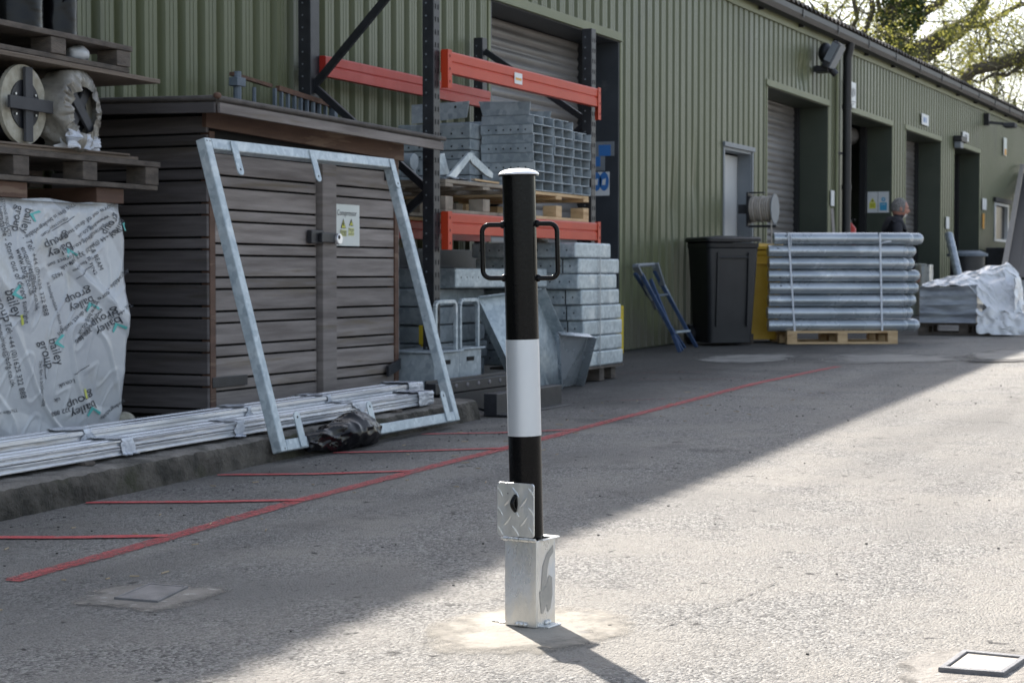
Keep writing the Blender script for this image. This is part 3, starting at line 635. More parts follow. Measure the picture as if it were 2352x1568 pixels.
hr = thing('hose_reel', (20.1, 5.6, 1.4), 'wall mounted air hose reel with a beige hose beside the grey door', 'hose reel')
hp_c = AY(1757, 480, 5.60); hx = hp_c.x; hz = hp_c.z
b = MB(); b.span((hx-.05, 5.775, hz-.19), (hx+.05, 5.80, hz+.185)); b.span((hx-.05, 5.801, hz-.05), (hx+.05, 5.89, hz+.05)); b.span((hx-.05, 5.46, hz-.20), (hx+.05, 5.774, hz-.175)); b.span((hx-.03, 5.60, hz+.17), (hx+.03, 5.774, hz+.185))
obj('bracket', b, M['blacksteel'], hr, bevel=.006)
b = MB(); b.tube([(hx, 5.76, hz), (hx, 5.50, hz)], .09, 24); obj('drum', b, M['blacksteel'], hr, smooth=True)
b = MB()
for i in range(9):
    yy = 5.735-i*.027; rr = .128+.006*math.sin(i*2.1); b.tube([(hx+rr*math.cos(a), yy+.004*math.sin(a*3), hz+rr*math.sin(a)) for a in [2*PI*j/28 for j in range(29)]], .0145, 7, caps=False)
obj('hose', b, M['hose'], hr, smooth=True)
for yy, mm in ((5.755, 'blacksteel'), (5.495, 'greyframe')):
    b = MB(); b.tube([(hx, yy, hz), (hx, yy-.010, hz)], .162, 32); obj('flange', b, M[mm], hr, smooth=True)
b = MB(); b.tube([(hx-.1, 5.50, hz-.12), (hx-.12, 5.49, hz-.30), (hx-.12, 5.49, hz-.40)], .008, 6); obj('hose_end', b, M['hose'], hr)
b = MB(); b.ellip((hx-.12, 5.49, hz-.42), .03, .03, .035); obj('stop_ball', b, M['signorange'], hr, smooth=True)

# ================================================================= PALLETS
def pallet_parts(root, L, Wd, mt, lowboards=3, blocks=True, h=.144):
    """long side along local x, width along y, base at z=0"""
    for i in range(5):
        wv = .12; y = -Wd/2+wv/2+i*(Wd-wv)/4
        b = MB(); b.box((0, y, h-.011), (L, wv, .022)); obj('top_board', b, mt, root, bevel=.003, local=True)
    b = MB()
    for x in (-L/2+.05, 0, L/2-.05): b.box((x, 0, h-.033), (.10, Wd, .021))
    obj('cross_board', b, mt, root, bevel=.003, local=True)
    for x in (-L/2+.05, 0, L/2-.05):
        for y in (-Wd/2+.05, 0, Wd/2-.05):
            b = MB(); b.box((x, y, .0605), (.10, .10, .078)); obj('block', b, mt, root, bevel=.003, local=True)
    for y in (-Wd/2+.05, 0, Wd/2-.05):
        b = MB(); b.box((0, y, .0105), (L, .10, .0205)); obj('bottom_board', b, mt, root, bevel=.003, local=True)
def pallet(loc, rz, L, Wd, mt, label, group=None, h=.144, tilt=0):
    t = thing('pallet', loc, label, 'pallet', group, rz); t.rotation_euler.x = tilt; pallet_parts(t, L, Wd, mt, h=h); return t

# ================================================================= LEFT STACK (wrapped block, pallets, reels, black rolls)
XR = 6.86; YF = 4.97
def wrapdisp(x, z):
    n = noise.noise(Vector((x*1.7, z*1.3, 2)))*.040
    r = 1-abs(noise.noise(Vector((x*2.0+z*1.3, z*1.1, 7)))); n -= .020*max(0, r-.90)/.10
    r2 = 1-abs(noise.noise(Vector((x*3.4+z*2.4, z*1.8-x*1.2, 11)))); n -= .009*max(0, r2-.90)/.10
    r3 = 1-abs(noise.noise(Vector((x*9-z*6, z*4+x*2, 17)))); n -= .0035*max(0, r3-.86)/.14
    return n
ZB0, ZB1 = .15, 1.165
def front_pt(x, z, lift=0): return Vector((x, YF+.015-.028*math.sin(PI*min(1, max(0, (z-ZB0)/(ZB1-ZB0))))+wrapdisp(x, z)-lift, z))
wb = thing('wrapped_block', (6.3, 5.3, kz(6.3)), 'tall load wrapped in white printed plastic film on the slab left of the timber shed', 'wrapped load')
b = MB(); X0 = 5.55; PI2 = PI/2
def bag(u, v):
    z = ZB0-.03+(ZB1-ZB0+.03)*v; per = u*3.0
    top = .02*math.sin(PI*u*3)
    if per < 2:                                        # front face
        x = X0+(XR-X0)*per/2; p = front_pt(x, z)
        e = max(0, (x-(XR-.06))/.06); p.y += .035*e*e
    else:
        t = per-2; y = YF+.05+(.85)*t; e = max(0, 1-t/.07)
        p = Vector((XR+.018*math.sin(PI*v)*1+wrapdisp(y*1.3+4, z*1.1)-.012*e, y, z))
    if v > .96: k = (v-.96)/.04; p.y += .02*k*(per < 2); p.z -= .0
    p.z += .015*noise.noise(Vector((u*9, 0, 3)))*v
    if v < .06: p.x += .05*noise.noise(Vector((u*30, v*20, 6)))*(1-v/.06)+.03*(per >= 2)*(1-v/.06)
    return p
b.grid(bag, 420, 190)
b.add([(X0, YF, ZB1-.01), (XR-.02, YF, ZB1-.01), (XR-.02, YF+.88, ZB1-.0), (X0, YF+.88, ZB1)], [[0, 1, 2, 3]])
b.add([(X0+.01, YF+.05, kz(6)), (X0+.01, YF+.05, ZB1-.01), (X0+.01, YF+.88, ZB1-.01), (X0+.01, YF+.88, kz(6))], [[0, 1, 2, 3]])
obj('plastic_film', b, M['film'], wb, smooth=True)
pr = MB(); PR2 = MB(); PR3 = MB()
def px2front(px, py, ang, sq=1.0):
    """print on the film: text plane laid out over the front face, converted to the face's own x,z"""
    o = AY(px, py, YF); ex = AY(px+20, py, YF)-o
    kx = 1/ (AY(px+1, py, YF)-o).x if (AY(px+1, py, YF)-o).x else 1
    ca, sa = math.cos(R(ang)), math.sin(R(ang))
    def fn(u, v):                                     # u,v in pixels of the 2352 picture
        qx = px+u*ca-v*sa; qy = py-(u*sa+v*ca); p = AY(qx, qy, YF); p = Vector((min(p.x, XR-.012), p.y, p.z))
        return front_pt(p.x, p.z, .0035)
    return fn
TX = [  # text, size in photo pixels, centre, angle
 ('biodegradable - Store out of direct sunlight', 15, (24, 595), -79), ('enquiries@bsfg.co.uk', 15, (62, 640), -78), ('Tel: +44 (0)1625 322 888', 15, (80, 638), -77), ('www.bsfg.co.uk', 15, (46, 625), -78),
 ('Tel: +44 (0)1625 322 888', 15, (30, 828), -76), ('enquiries@bsfg.co.uk', 15, (8, 815), -76), ('This film is biodegradable', 9, (92, 880), -84), ('FOR STYRENE PRODUCTS', 8, (14, 490), -82),
 ('This film is biodegradable -', 12, (112, 508), 213), ('POLYSTYRENE FOAM', 7, (122, 520), 213), ('- Store out of direct sunlight', 12, (198, 508), 213), ('www.bsfg.co.uk', 12, (212, 521), 213), ('enquiries@bsfg.co.uk', 12, (207, 542), 213), ('Tel: +44 (0)1625 322 888', 12, (210, 566), 213),
 ('t of direct sun', 12, (142, 595), 203), ('This film is bio', 9, (185, 606), 213), ('.co.uk', 12, (150, 608), 213), ('1625', 12, (128, 632), 200), ('biodegradable - Store out of direct sunlight', 12, (215, 688), 222),
 ('www.bsfg.co.uk', 12, (195, 730), 240), ('enquiries@bsfg', 12, (200, 745), 236), ('322 888', 12, (182, 770), 222), ('is biodegradable - Store o', 9, (120, 700), -75), ('Tel: +44 (0)', 11, (262, 715), 215),
 ('l.co.uk', 13, (150, 880), 200), ('uk', 13, (130, 918), 195), ('322 888', 13, (140, 945), 195), ('This film is', 10, (15, 945), 190), ('biodegradable', 10, (262, 940), 222), ('T & BEAM', 13, (218, 590), -70), ('F  FINS', 13, (205, 610), -66)]
for s, size, (qx, qy), ang in TX:
    b = MB(); put_text(b, s, size*1.15, px2front(qx, qy, ang)); obj('printed_line', b, M['ink'], wb)
LOGO = [((52, 505), -105, 26), ((130, 565), 202, 28), ((176, 690), 205, 26), ((10, 700), -70, 30), ((112, 810), -72, 28), ((232, 740), 212, 26), ((190, 930), 205, 28), ((262, 520), 240, 22)]
for (qx, qy), ang, size in LOGO:
    fn = px2front(qx, qy, ang); b = MB(); put_text(b, 'bailey', size, lambda x, y, f=fn: f(x, y+size*.35)); put_text(b, 'group', size, lambda x, y, f=fn: f(x, y-size*.45)); lg_ = obj('printed_logo', b, M['ink'], wb)
    q = [(-34, 26), (-30, 31), (-20, 13), (-4, 24), (-3, 19), (-19, 4)]
    b = MB(); b.add([fn(x*size/28, y*size/28+8) for x, y in q], [[0, 1, 2], [0, 2, 5], [5, 2, 3, 4]]); obj('teal_tick', b, M['inkteal'], lg_)
for (a, c) in (((35, 495), (38, 530)), ((120, 530), (172, 497)), ((170, 640), (208, 607)), ((165, 860), (200, 838)), ((95, 820), (100, 870))):
    d = Vector((c[0]-a[0], c[1]-a[1])); nrm = Vector((-d.y, d.x)).normalized()*.7; q = []
    for k in range(9):
        m_ = (a[0]+d.x*k/8, a[1]+d.y*k/8)
        for sg in (1, -1):
            p = AY(m_[0]+sg*nrm.x, m_[1]+sg*nrm.y, YF); q.append(front_pt(p.x, p.z, .0035))
    b = MB(); b.add(q, [[2*k, 2*k+1, 2*k+3, 2*k+2] for k in range(8)]); obj('printed_rule', b, M['ink'], wb)
for (qx, qy) in ((195, 905), (40, 735)):
    fn = px2front(qx, qy, 20); b = MB(); b.add([fn(x, y) for x, y in ((-3, -12), (3, -12), (6, 12), (0, 12))], [[0, 1, 2, 3]]); obj('yellow_tick', b, M['inkyellow'], wb)
b = MB(); b.ellip((XR+.03, 5.02, .185), .06, .05, .035); obj('torn_packing', b, M['reelcard'], wb, smooth=True)

# timber bearers and the lower pallet on the block
def longpallet(xl, xr, yf, z0, z1, label, mt, tiltz=0, boards=3):
    t = thing('pallet', ((xl+xr)/2, yf+.4, z0), label, 'pallet', 'weathered pallets in the stack on the left')
    dz = lambda x: tiltz*(x-xr)
    b = MB(); b.add([(xl, yf, z1-.024+dz(xl)), (xr, yf, z1-.024), (xr, yf+.8, z1-.024), (xl, yf+.8, z1-.024+dz(xl)), (xl, yf, z1+dz(xl)), (xr, yf, z1), (xr, yf+.8, z1), (xl, yf+.8, z1+dz(xl))], [[0, 1, 2, 3], [4, 5, 6, 7], [0, 1, 5, 4], [1, 2, 6, 5], [2, 3, 7, 6], [3, 0, 4, 7]])
    obj('deck', b, mt, t, bevel=.003)
    b = MB(); b.add([(xl, yf+.01, z0+dz(xl)), (xr-.01, yf+.01, z0), (xr-.01, yf+.11, z0), (xl, yf+.11, z0+dz(xl)), (xl, yf+.01, z0+.022+dz(xl)), (xr-.01, yf+.01, z0+.022), (xr-.01, yf+.11, z0+.022), (xl, yf+.11, z0+.022+dz(xl))], [[0, 1, 2, 3], [4, 5, 6, 7], [0, 1, 5, 4], [1, 2, 6, 5], [2, 3, 7, 6], [3, 0, 4, 7]])
    obj('bottom_board', b, mt, t, bevel=.003)
    x = xr-.06
    while x > xl:
        for y in (yf+.06, yf+.72):
            q = MB(); q.box((x, y, (z0+z1)/2-.001+dz(x)), (.10, .11, z1-z0-.05)); obj('block', q, mt, t, bevel=.003)
        x -= .46
    return t
YP = 4.93
longpallet(5.4, 7.07, YP, 1.232, 1.362, 'dark weathered pallet resting on the white wrapped block', M['pallet'])
for xx, yy, ln, lab in ((6.74, 5.02, .20, 'short brown timber bearer under the right end of the lower pallet'), (6.05, 5.02, .24, 'short brown timber bearer under the lower pallet at the left picture edge')):
    b = MB(); b.box((xx, yy+.3, 1.197), (ln, .7, .066)); tag(obj('timber_bearer', b, M['brown'], bevel=.003), lab, 'timber')
b = MB(); b.box((6.2, YP+.42, 1.371), (1.45, .8, .016)); b.box((6.35, YP+.40, 1.384), (1.0, .78, .009)); tag(obj('plywood_sheet', b, M['ply'], bevel=.002), 'thin plywood sheet under the two reels', 'plywood')
# reels
def reel(loc, rz, rout, label, wrapped):
    t = thing('reel', loc, label, 'reel', rz=rz)
    b = MB(); b.tube([(-.02, 0, rout), (.0, 0, rout)], rout, 40); obj('disc', b, M['reelcard'], t, local=True, smooth=True)
    b = MB(); b.tube([(-.026, 0, rout), (.0, 0, rout)], rout*.62, 30); b.tube([(.001, 0, rout), (.34, 0, rout)], rout*.86, 40); obj('core', b, M['blacksteel'], t, local=True, smooth=True)
    rr = Matrix.Rotation(R(0 if not wrapped else 40), 3, 'X')
    for k in range(2):
        b = MB(); b.box((-.040-.014*k, 0, rout), (.014, .052, rout*1.86) if k == 0 else (.014, rout*1.9, .052), rr); obj('cross_bar', b, M['dkgrey'], t, local=True, bevel=.002)
    b = MB()
    for a in range(6): b.tube([(-.032, rout*.5*math.cos(a*PI/3+.5), rout+rout*.5*math.sin(a*PI/3+.5)), (-.028, rout*.5*math.cos(a*PI/3+.5), rout+rout*.5*math.sin(a*PI/3+.5))], .005, 8)
    obj('bolt', b, M['brightzinc'], t, local=True)
    if wrapped:
        b = MB()
        def f(u, v):
            a = 2*PI*u; rad = rout*(.60+.46*math.sin(PI*min(1, v*1.5)*.5)); d = -.045+.14*v*v*v
            n = noise.noise(Vector((math.cos(a)*3, math.sin(a)*3, v*3+5)))
            n2 = 1-abs(noise.noise(Vector((math.cos(a)*9, math.sin(a)*9, v*1.2+9))))
            rad *= 1+.10*n; return Vector((d-.015-.02*n2+.02*n, rad*math.cos(a), rout+rad*math.sin(a)))
        b.grid(f, 120, 14); obj('film_wrap', b, M['film2g'], t, local=True, smooth=True)
        b = MB(); b.grid(lambda u, v: Vector((-.09+.05*noise.noise(Vector((u*6, v*4, 1)))+.03*math.sin(u*17), -.20+.42*(1-u), .0+.11*v*(1-.3*u)+.012*noise.noise(Vector((u*12, v*5, 7))))), 40, 10)
        b.grid(lambda u, v: Vector((-.06+.03*noise.noise(Vector((u*9, v*7, 4))), -.20-.10*u, .03+.05*v*(1-u*.2)+.02*math.sin(v*19)*u)), 14, 14)
        lf = obj('loose_film', b, M['film2'], t, local=True, smooth=True); lf.scale = (.6, .6, .75); lf.location = (-.02, .02, 0)
    return t
M['film2g'] = mat('dirty_film', (.12, .11, .09), (.25, .235, .20), 7, .3, 0, .3, 22, c3=(.40, .40, .37), c3s=6, bdist=.02)
ZR = 1.385
q1 = AY(46, 255, 4.985); q2 = AY(160, 270, 4.985)
reel((q1.x, 4.985, ZR), R(95), .166, 'chipboard reel end with a dark upright cross, at the left picture edge', False)
reel((q2.x, 4.985, ZR), R(99), .166, 'reel wrapped in torn dirty plastic film with a tilted dark cross', True)
b = MB(); b.prism([(6.31, 4.94, ZR), (6.43, 4.94, ZR), (6.44, 4.94, ZR+.03), (6.41, 4.94, ZR+.045), (6.385, 4.94, ZR+.03), (6.345, 4.94, ZR+.115), (6.325, 4.94, ZR+.118), (6.36, 4.94, ZR+.02), (6.31, 4.94, ZR+.008)], (0, .006, 0))
tag(obj('metal_bracket', b, M['greydoor'], bevel=.001), 'small pale bent bracket lying between the two reels', 'bracket')
# plywood, upper pallet, black rolls
pA = AY(360, 187, YP); pB = AY(0, 128, YP)
b = MB()
def plyb(z0, z1, xr):
    b.add([(5.2, YP-.02, z0+.12), (xr, YP-.02, z0), (xr, YP+.8, z0), (5.2, YP+.8, z0+.12), (5.2, YP-.02, z1+.12), (xr, YP-.02, z1), (xr, YP+.8, z1), (5.2, YP+.8, z1+.12)], [[0, 1, 2, 3], [4, 5, 6, 7], [0, 1, 5, 4], [1, 2, 6, 5], [2, 3, 7, 6], [3, 0, 4, 7]])
sl = (AY(0, 120, YP).z-pA.z)/(pA.x-AY(0, 120, YP).x); zz = pA.z
def wedge(name, y0, y1, xr, z0, z1, mt, label, cat, xl=5.2, slope=None):
    s_ = sl if slope is None else slope; q = MB(); k = s_*(xr-xl)
    q.add([(xl, y0, z0+k), (xr, y0, z0), (xr, y1, z0), (xl, y1, z0+k), (xl, y0, z1+k), (xr, y0, z1), (xr, y1, z1), (xl, y1, z1+k)], [[0, 1, 2, 3], [4, 5, 6, 7], [0, 1, 5, 4], [1, 2, 6, 5], [2, 3, 7, 6], [3, 0, 4, 7]])
    return tag(obj(name, q, mt, bevel=.002), label, cat)
wedge('plywood_sheet', YP-.02, YP+.78, pA.x, pA.z-.012, pA.z+.008, M['ply'], 'sloping plywood sheet laid over the two reels, sticking out to the right', 'plywood')
longpallet(5.3, 6.86, YP, pA.z+.016+sl*.2, pA.z+.135+sl*.2, 'topmost weathered pallet carrying two black wrapped rolls', M['pallet'], tiltz=-sl)
ZT = pA.z+.137+sl*.2
for (qx, rr, lab) in ((48, .108, 'black film wrapped roll at the top left picture corner'), (139, .088, 'narrower black wrapped roll standing right of another on the top pallet')):
    p = AY(qx, 70, YP+.12); t = thing('wrapped_roll', (p.x, YP+.14, ZT+sl*(6.86-p.x)), lab, 'roll')
    b = MB()
    def rl(u, v, rr=rr, p=p):
        a = 2*PI*u; r_ = rr*(1+.03*noise.noise(Vector((math.cos(a)*2, v*16, math.sin(a)*2)))+.02*abs(noise.noise(Vector((math.cos(a)*3, v*40, 3)))))
        return Vector((p.x+r_*math.cos(a), YP+.14+r_*math.sin(a), ZT+sl*(6.86-p.x)+.9*v))
    b.grid(rl, 60, 120); obj('film_layer', b, M['blackfilm'], t, smooth=True)
    b = MB(); b.grid(lambda u, v, rr=rr, p=p: Vector((p.x-rr*.7+rr*.9*u, YP+.14-rr*1.03-.01*math.sin(u*9)-.012*noise.noise(Vector((u*5, v*5, 2))), ZT+sl*(6.86-p.x)+.14+.05*u+.035*v)), 20, 6); obj('tape_tail', b, M['blackfilm'], t, smooth=True)
p = AY(170, 125, YP+.1)
b = MB(); b.grid(lambda u, v: Vector((p.x+.055*math.sin(PI*v)*math.cos(2*PI*u)*(1+.3*noise.noise(Vector((u*7, v*5, 1)))), YP+.08+.05*math.sin(PI*v)*math.sin(2*PI*u), p.z+.036*math.cos(PI*v)*(1+.3*noise.noise(Vector((u*6, v*6, 3)))))), 30, 16)
tag(obj('plastic_scrap', b, M['film'], smooth=True), 'crumpled white plastic stuffed inside the topmost pallet', 'plastic')

# ================================================================= TIMBER SHED
SX0, SX1, SY0, SY1 = 7.385, 9.42, 4.89, 5.80
shed = thing('timber_shed', (SX0, SY0, kz(SX0)), 'low grey slatted timber compressor shed with double doors and a shallow overhanging roof', 'shed')
zb = kz(SX0)-.0
def boards(zref, zlo, zhi):
    out = []; k = -9
    while True:
        z = zref+k*.1646
        if z > zhi: break
        out += [(z, z+.097), (z+.107, z+.154)]; k += 1     # wide, narrow
    res = []
    for a, c in out:
        a = max(a, zlo); c = min(c, zhi)
        if c-a > .015: res.append((a, c))
    return res
def board_mesh(b, horiz, a, c0, c1, z0, z1, th=.022):
    if horiz == 'x': b.span((c0, a, z0), (c1, a+th, z1))
    else: b.span((a, c0, z0), (a+th, c1, z1))
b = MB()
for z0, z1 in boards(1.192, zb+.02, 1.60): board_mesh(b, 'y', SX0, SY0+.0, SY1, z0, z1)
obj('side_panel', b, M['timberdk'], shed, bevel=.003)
b = MB()
for z0, z1 in boards(1.192, zb+.02, 1.56): board_mesh(b, 'y', SX1-.02, SY0+.03, SY1, z0, z1)
obj('side_panel', b, M['timber'], shed, bevel=.003)
b = MB(); b.span((SX0+.03, SY0+.03, zb), (SX1-.03, SY1, zb+.02)); b.span((SX0+.026, SY0+.06, zb), (SX0+.04, SY1-.01, 1.62)); b.span((SX1-.04, SY0+.06, zb), (SX1-.024, SY1-.01, 1.56)); b.span((SX0+.04, SY0+.062, zb), (SX1-.04, SY0+.07, 1.62)); b.span((SX0+.04, SY1-.012, zb), (SX1-.04, SY1, 1.62))
obj('dark_backing', b, M['darkhole'], shed)  # black sheets stand in for the shade behind the slat gaps
for x0, x1 in ((SX0+.028, SX0+.075), (SX1-.105, SX1-.062)):
    b = MB(); b.span((x0, SY0+.0, zb), (x1, SY0+.05, 1.53)); obj('corner_post', b, M['brown'], shed, bevel=.003)
DX = 8.44
for (x0, x1, nm) in ((7.475, DX-.004, 0), (8.612, 9.352, 1)):
    b = MB()
    for z0, z1 in boards(1.165, zb+.03, 1.455): board_mesh(b, 'x', SY0+.010, x0, x1, z0, z1, .024)
    d = obj('door', b, M['timber'], shed, bevel=.003)
    bb = MB()
    for zz in ((.30,)):
        if nm == 0: bb.span((x0-.05, SY0-.004, zz), (x0+.26, SY0+.009, zz+.05))
        else: bb.add([(x1+.02, SY0-.006, .36), (x1+.02, SY0-.006, .30), (x1-.17, SY0-.03, .265), (x1-.17, SY0-.03, .325), (x1+.02, SY0+.009, .36), (x1+.02, SY0+.009, .30), (x1-.17, SY0-.01, .265), (x1-.17, SY0-.01, .325)], [[0, 1, 2, 3], [4, 5, 6, 7], [0, 1, 5, 4], [1, 2, 6, 5], [2, 3, 7, 6], [3, 0, 4, 7]])
    obj('strap_hinge', bb, M['blacksteel'], d, bevel=.002)
    if nm == 1:
        bb = MB(); bb.span((x1-.15, SY0-.004, 1.375), (x1-.0, SY0+.009, 1.425)); obj('strap_hinge', bb, M['blacksteel'], d, bevel=.002)
b = MB(); b.span((8.452, SY0-.022, zb+.03), (8.60, SY0+.03, 1.475)); st = obj('door_batten', b, M['timber'], shed, bevel=.004)
# header board and roof
b = MB(); b.add([(SX0-.005, SY0-.005, 1.545), (SX1+.0, SY0-.005, 1.498), (SX1, SY0+.02, 1.498), (SX0-.005, SY0+.02, 1.545), (SX0-.005, SY0-.005, 1.66), (SX1, SY0-.005, 1.61), (SX1, SY0+.02, 1.61), (SX0-.005, SY0+.02, 1.66)], [[0, 1, 2, 3], [4, 5, 6, 7], [0, 1, 5, 4], [1, 2, 6, 5], [2, 3, 7, 6], [3, 0, 4, 7]])
obj('header_board', b, M['brown'], shed, bevel=.003)
RX0, RX1, RY0, RY1 = 7.20, 9.55, 4.71, 5.84
def rz_(x, y, h): return 1.652-(x-RX0)*.0065*2+h+.02*(y-RY0)
def slab8(x0, x1, y0, y1, h0, h1):
    q = MB(); q.add([(x, y, rz_(x, y, h)) for h in (h0, h1) for (x, y) in ((x0, y0), (x1, y0), (x1, y1), (x0, y1))], [[0, 1, 2, 3], [4, 5, 6, 7], [0, 1, 5, 4], [1, 2, 6, 5], [2, 3, 7, 6], [3, 0, 4, 7]]); return q
rfo = obj('roof', slab8(RX0, RX1, RY0, RY1, -.022, -.002), M['feltedge'], shed, bevel=.004)
obj('fascia', slab8(RX0+.004, RX1-.004, RY0-.018, RY0-.001, -.060, -.012), M['timber'], rfo, bevel=.003)
obj('fascia', slab8(RX0-.018, RX0-.001, RY0, RY1, -.060, -.012), M['timberdk'], rfo, bevel=.003)
b = MB(); b.tube([(RX0-.01, RY0-.012, rz_(RX0, RY0, .008)), (RX1+.02, RY0-.012, rz_(RX1, RY0, .008))], .013, 10); b.tube([(RX0-.01, RY0-.012, rz_(RX0, RY0, .008)), (RX0-.01, RY1, rz_(RX0, RY1, .008))], .013, 10)
obj('rolled_edge', b, M['feltedge'], rfo, smooth=True)
b = MB(); b.ellip((RX0-.01, RY0-.012, rz_(RX0, RY0, .018)), .022, .018, .016); obj('corner_cap', b, M['rust'], rfo, smooth=True)
# hasp and padlock
hp = AY(740, 545, SY0)
b = MB(); b.span((hp.x-.16, SY0-.030, hp.z-.035), (hp.x-.03, SY0-.0, hp.z+.035)); b.span((hp.x-.09, SY0-.052, hp.z-.028), (hp.x+.10, SY0-.031, hp.z+.022)); b.span((hp.x+.02, SY0-.05, hp.z-.02), (hp.x+.11, SY0-.024, hp.z+.012)); obj('hasp', b, M['blacksteel'], shed, bevel=.004)
pl = AY(777, 549, SY0-.055)
t = thing('padlock', (pl.x, pl.y, pl.z-.03), 'round polished disc padlock hanging on the black hasp of the shed doors', 'padlock')
b = MB(); b.tube([(pl.x, pl.y+.01, pl.z), (pl.x, pl.y-.012, pl.z)], .030, 28); obj('disc_body', b, M['chrome'], t, bevel=.004, smooth=True)
b = MB(); b.tube([(pl.x-.012, pl.y-.0125, pl.z+.010), (pl.x-.012, pl.y-.014, pl.z+.010)], .011, 16); obj('shackle_gap', b, M['darkhole'], t)
# laminated sign on the right door
s0 = AY(767, 564, SY0+.004); s1 = AY(824, 472, SY0+.004)
x0, x1, z0, z1 = s0.x+.005, s1.x, s0.z, s1.z; ys = SY0+.004; ww = x1-x0; hh = z1-z0
t = thing('warning_sign', (x0, ys, z0), 'laminated compressor warning sheet with two yellow triangles on the shed door', 'sign')
b = MB(); b.span((x0, ys-.004, z0), (x1, ys, z1)); obj('sign_sheet', b, M['paper'], t)
for s_, sz, fx, fz, dy in (('Compressor', .043, .47, .79, .006), ('Danger', .026, .33, .345, .008), ('of noise', .020, .33, .275, .008), ('Danger', .020, .65, .40, .008), ('no', .015, .65, .345, .008), ('equipment', .014, .65, .295, .008), ('!', .05, .65, .555, .009)):
    b = MB(); put_text(b, s_, sz, lambda x, y: Vector((x0+ww*fx+x, ys-dy, z0+hh*fz+y))); obj('sign_wording', b, M['ink'], t)
def tring(cx, cz, w_, h_, nm):
    q = MB(); q.add([(cx-w_/2, ys-.0055, cz), (cx+w_/2, ys-.0055, cz), (cx, ys-.0055, cz+h_)], [[0, 1, 2]]); o1 = obj('triangle_border', q, M['ink'], t)
    q = MB(); q.add([(cx-w_*.37, ys-.007, cz+h_*.07), (cx+w_*.37, ys-.007, cz+h_*.07), (cx, ys-.007, cz+h_*.84)], [[0, 1, 2]]); obj('yellow_triangle', q, M['signyellow'], t)
tring(x0+ww*.33, z0+hh*.42, ww*.22, hh*.24, 0); tring(x0+ww*.65, z0+hh*.49, ww*.18, hh*.17, 1)
b = MB(); b.add([(x0+ww*.33, ys-.009, z0+hh*.46), (x0+ww*.345, ys-.009, z0+hh*.53), (x0+ww*.30, ys-.009, z0+hh*.53), (x0+ww*.335, ys-.009, z0+hh*.60)], [[0, 1, 3, 2]]); obj('bolt_symbol', b, M['ink'], t)
b = MB(); b.span((x0+ww*.21, ys-.006, z0+hh*.23), (x0+ww*.45, ys-.0042, z0+hh*.385)); b.span((x0+ww*.54, ys-.006, z0+hh*.25), (x0+ww*.76, ys-.0042, z0+hh*.44)); obj('yellow_panel', b, M['signpale'], t)

# ================================================================= GALVANISED FRAME LEANING ON THE SHED
FO = Vector((6.755, 4.12, .078)); EX = Vector((1, 0, .004)).normalized(); EYv = Vector((0, .385, 1.358)); FHt = EYv.length; EYn = EYv.normalized(); FN = EX.cross(EYn)   # points to the camera side (-y)
FWd = 1.77; T_ = .050
def fp(u, v, n=0): return FO+EX*u+EYn*v+FN*n
FRM = Matrix((EX, EYn, FN)).transposed()
t = thing('gate_frame', (FO.x+FWd/2, FO.y, FO.z), 'large rectangular galvanised steel frame with drilled tabs leaning against the timber shed', 'frame')
for (u0, u1, v0, v1) in ((0, T_, 0, FHt), (FWd-T_, FWd, 0, FHt)):
    b = MB(); b.box(fp((u0+u1)/2, (v0+v1)/2, 0), (u1-u0, v1-v0, T_), FRM); obj('upright', b, M['galv'], t, bevel=.005)
for (v0, v1) in ((0, T_), (FHt-T_, FHt)):
    b = MB(); b.box(fp(FWd/2, (v0+v1)/2, 0), (FWd-2*T_-.002, v1-v0, T_), FRM); obj('rail', b, M['galv'], t, bevel=.005)
def fr_uv(px, py):                                       # photo point onto the frame's plane
    d = ray(px, py); tt = (FO-CAM).dot(FN)/d.dot(FN); p = CAM+d*tt-FO; return p.dot(EX), p.dot(EYn)
for (qx, top) in ((527, 1), (703, 1), (882, 1), (679, 0), (846, 0), (1016, 0)):
    u, v = fr_uv(qx, 350 if top else 1000); hw = .025; L = .15
    if not top: u = fr_uv(qx, {679: 1000, 846: 975, 1016: 950}[qx])[0]
    pts = []
    va = FHt-.006 if top else .006; sg = -1 if top else 1
    out = [(-hw, 0), (hw, 0), (hw, L-.012)]+[(hw*math.cos(a), L-.012+.02*math.sin(a)) for a in [PI*k/8 for k in range(1, 8)]]+[(-hw, L-.012)]
    b = MB(); b.prism([fp(u+x, va+sg*y, T_/2+.001) for x, y in out], FN*.006); tb = obj('mounting_tab', b, M['galv'], t, bevel=.0012)
    b = MB(); c = fp(u, va+sg*(L-.018), T_/2+.0074); b.add([c+EX*.006*math.cos(k*PI/6)+EYn*.006*math.sin(k*PI/6) for k in range(12)], [list(range(12))]); obj('bolt_hole', b, M['darkhole'], tb)
for (u, v) in ((.012, FHt-.014), (.036, FHt-.014), (.03, .012)):
    b = MB(); c = fp(u, v, T_/2+.0007); b.add([c+EX*.004*math.cos(k*PI/5)+EYn*.004*math.sin(k*PI/5) for k in range(10)], [list(range(10))]); obj('vent_hole', b, M['darkhole'], t)

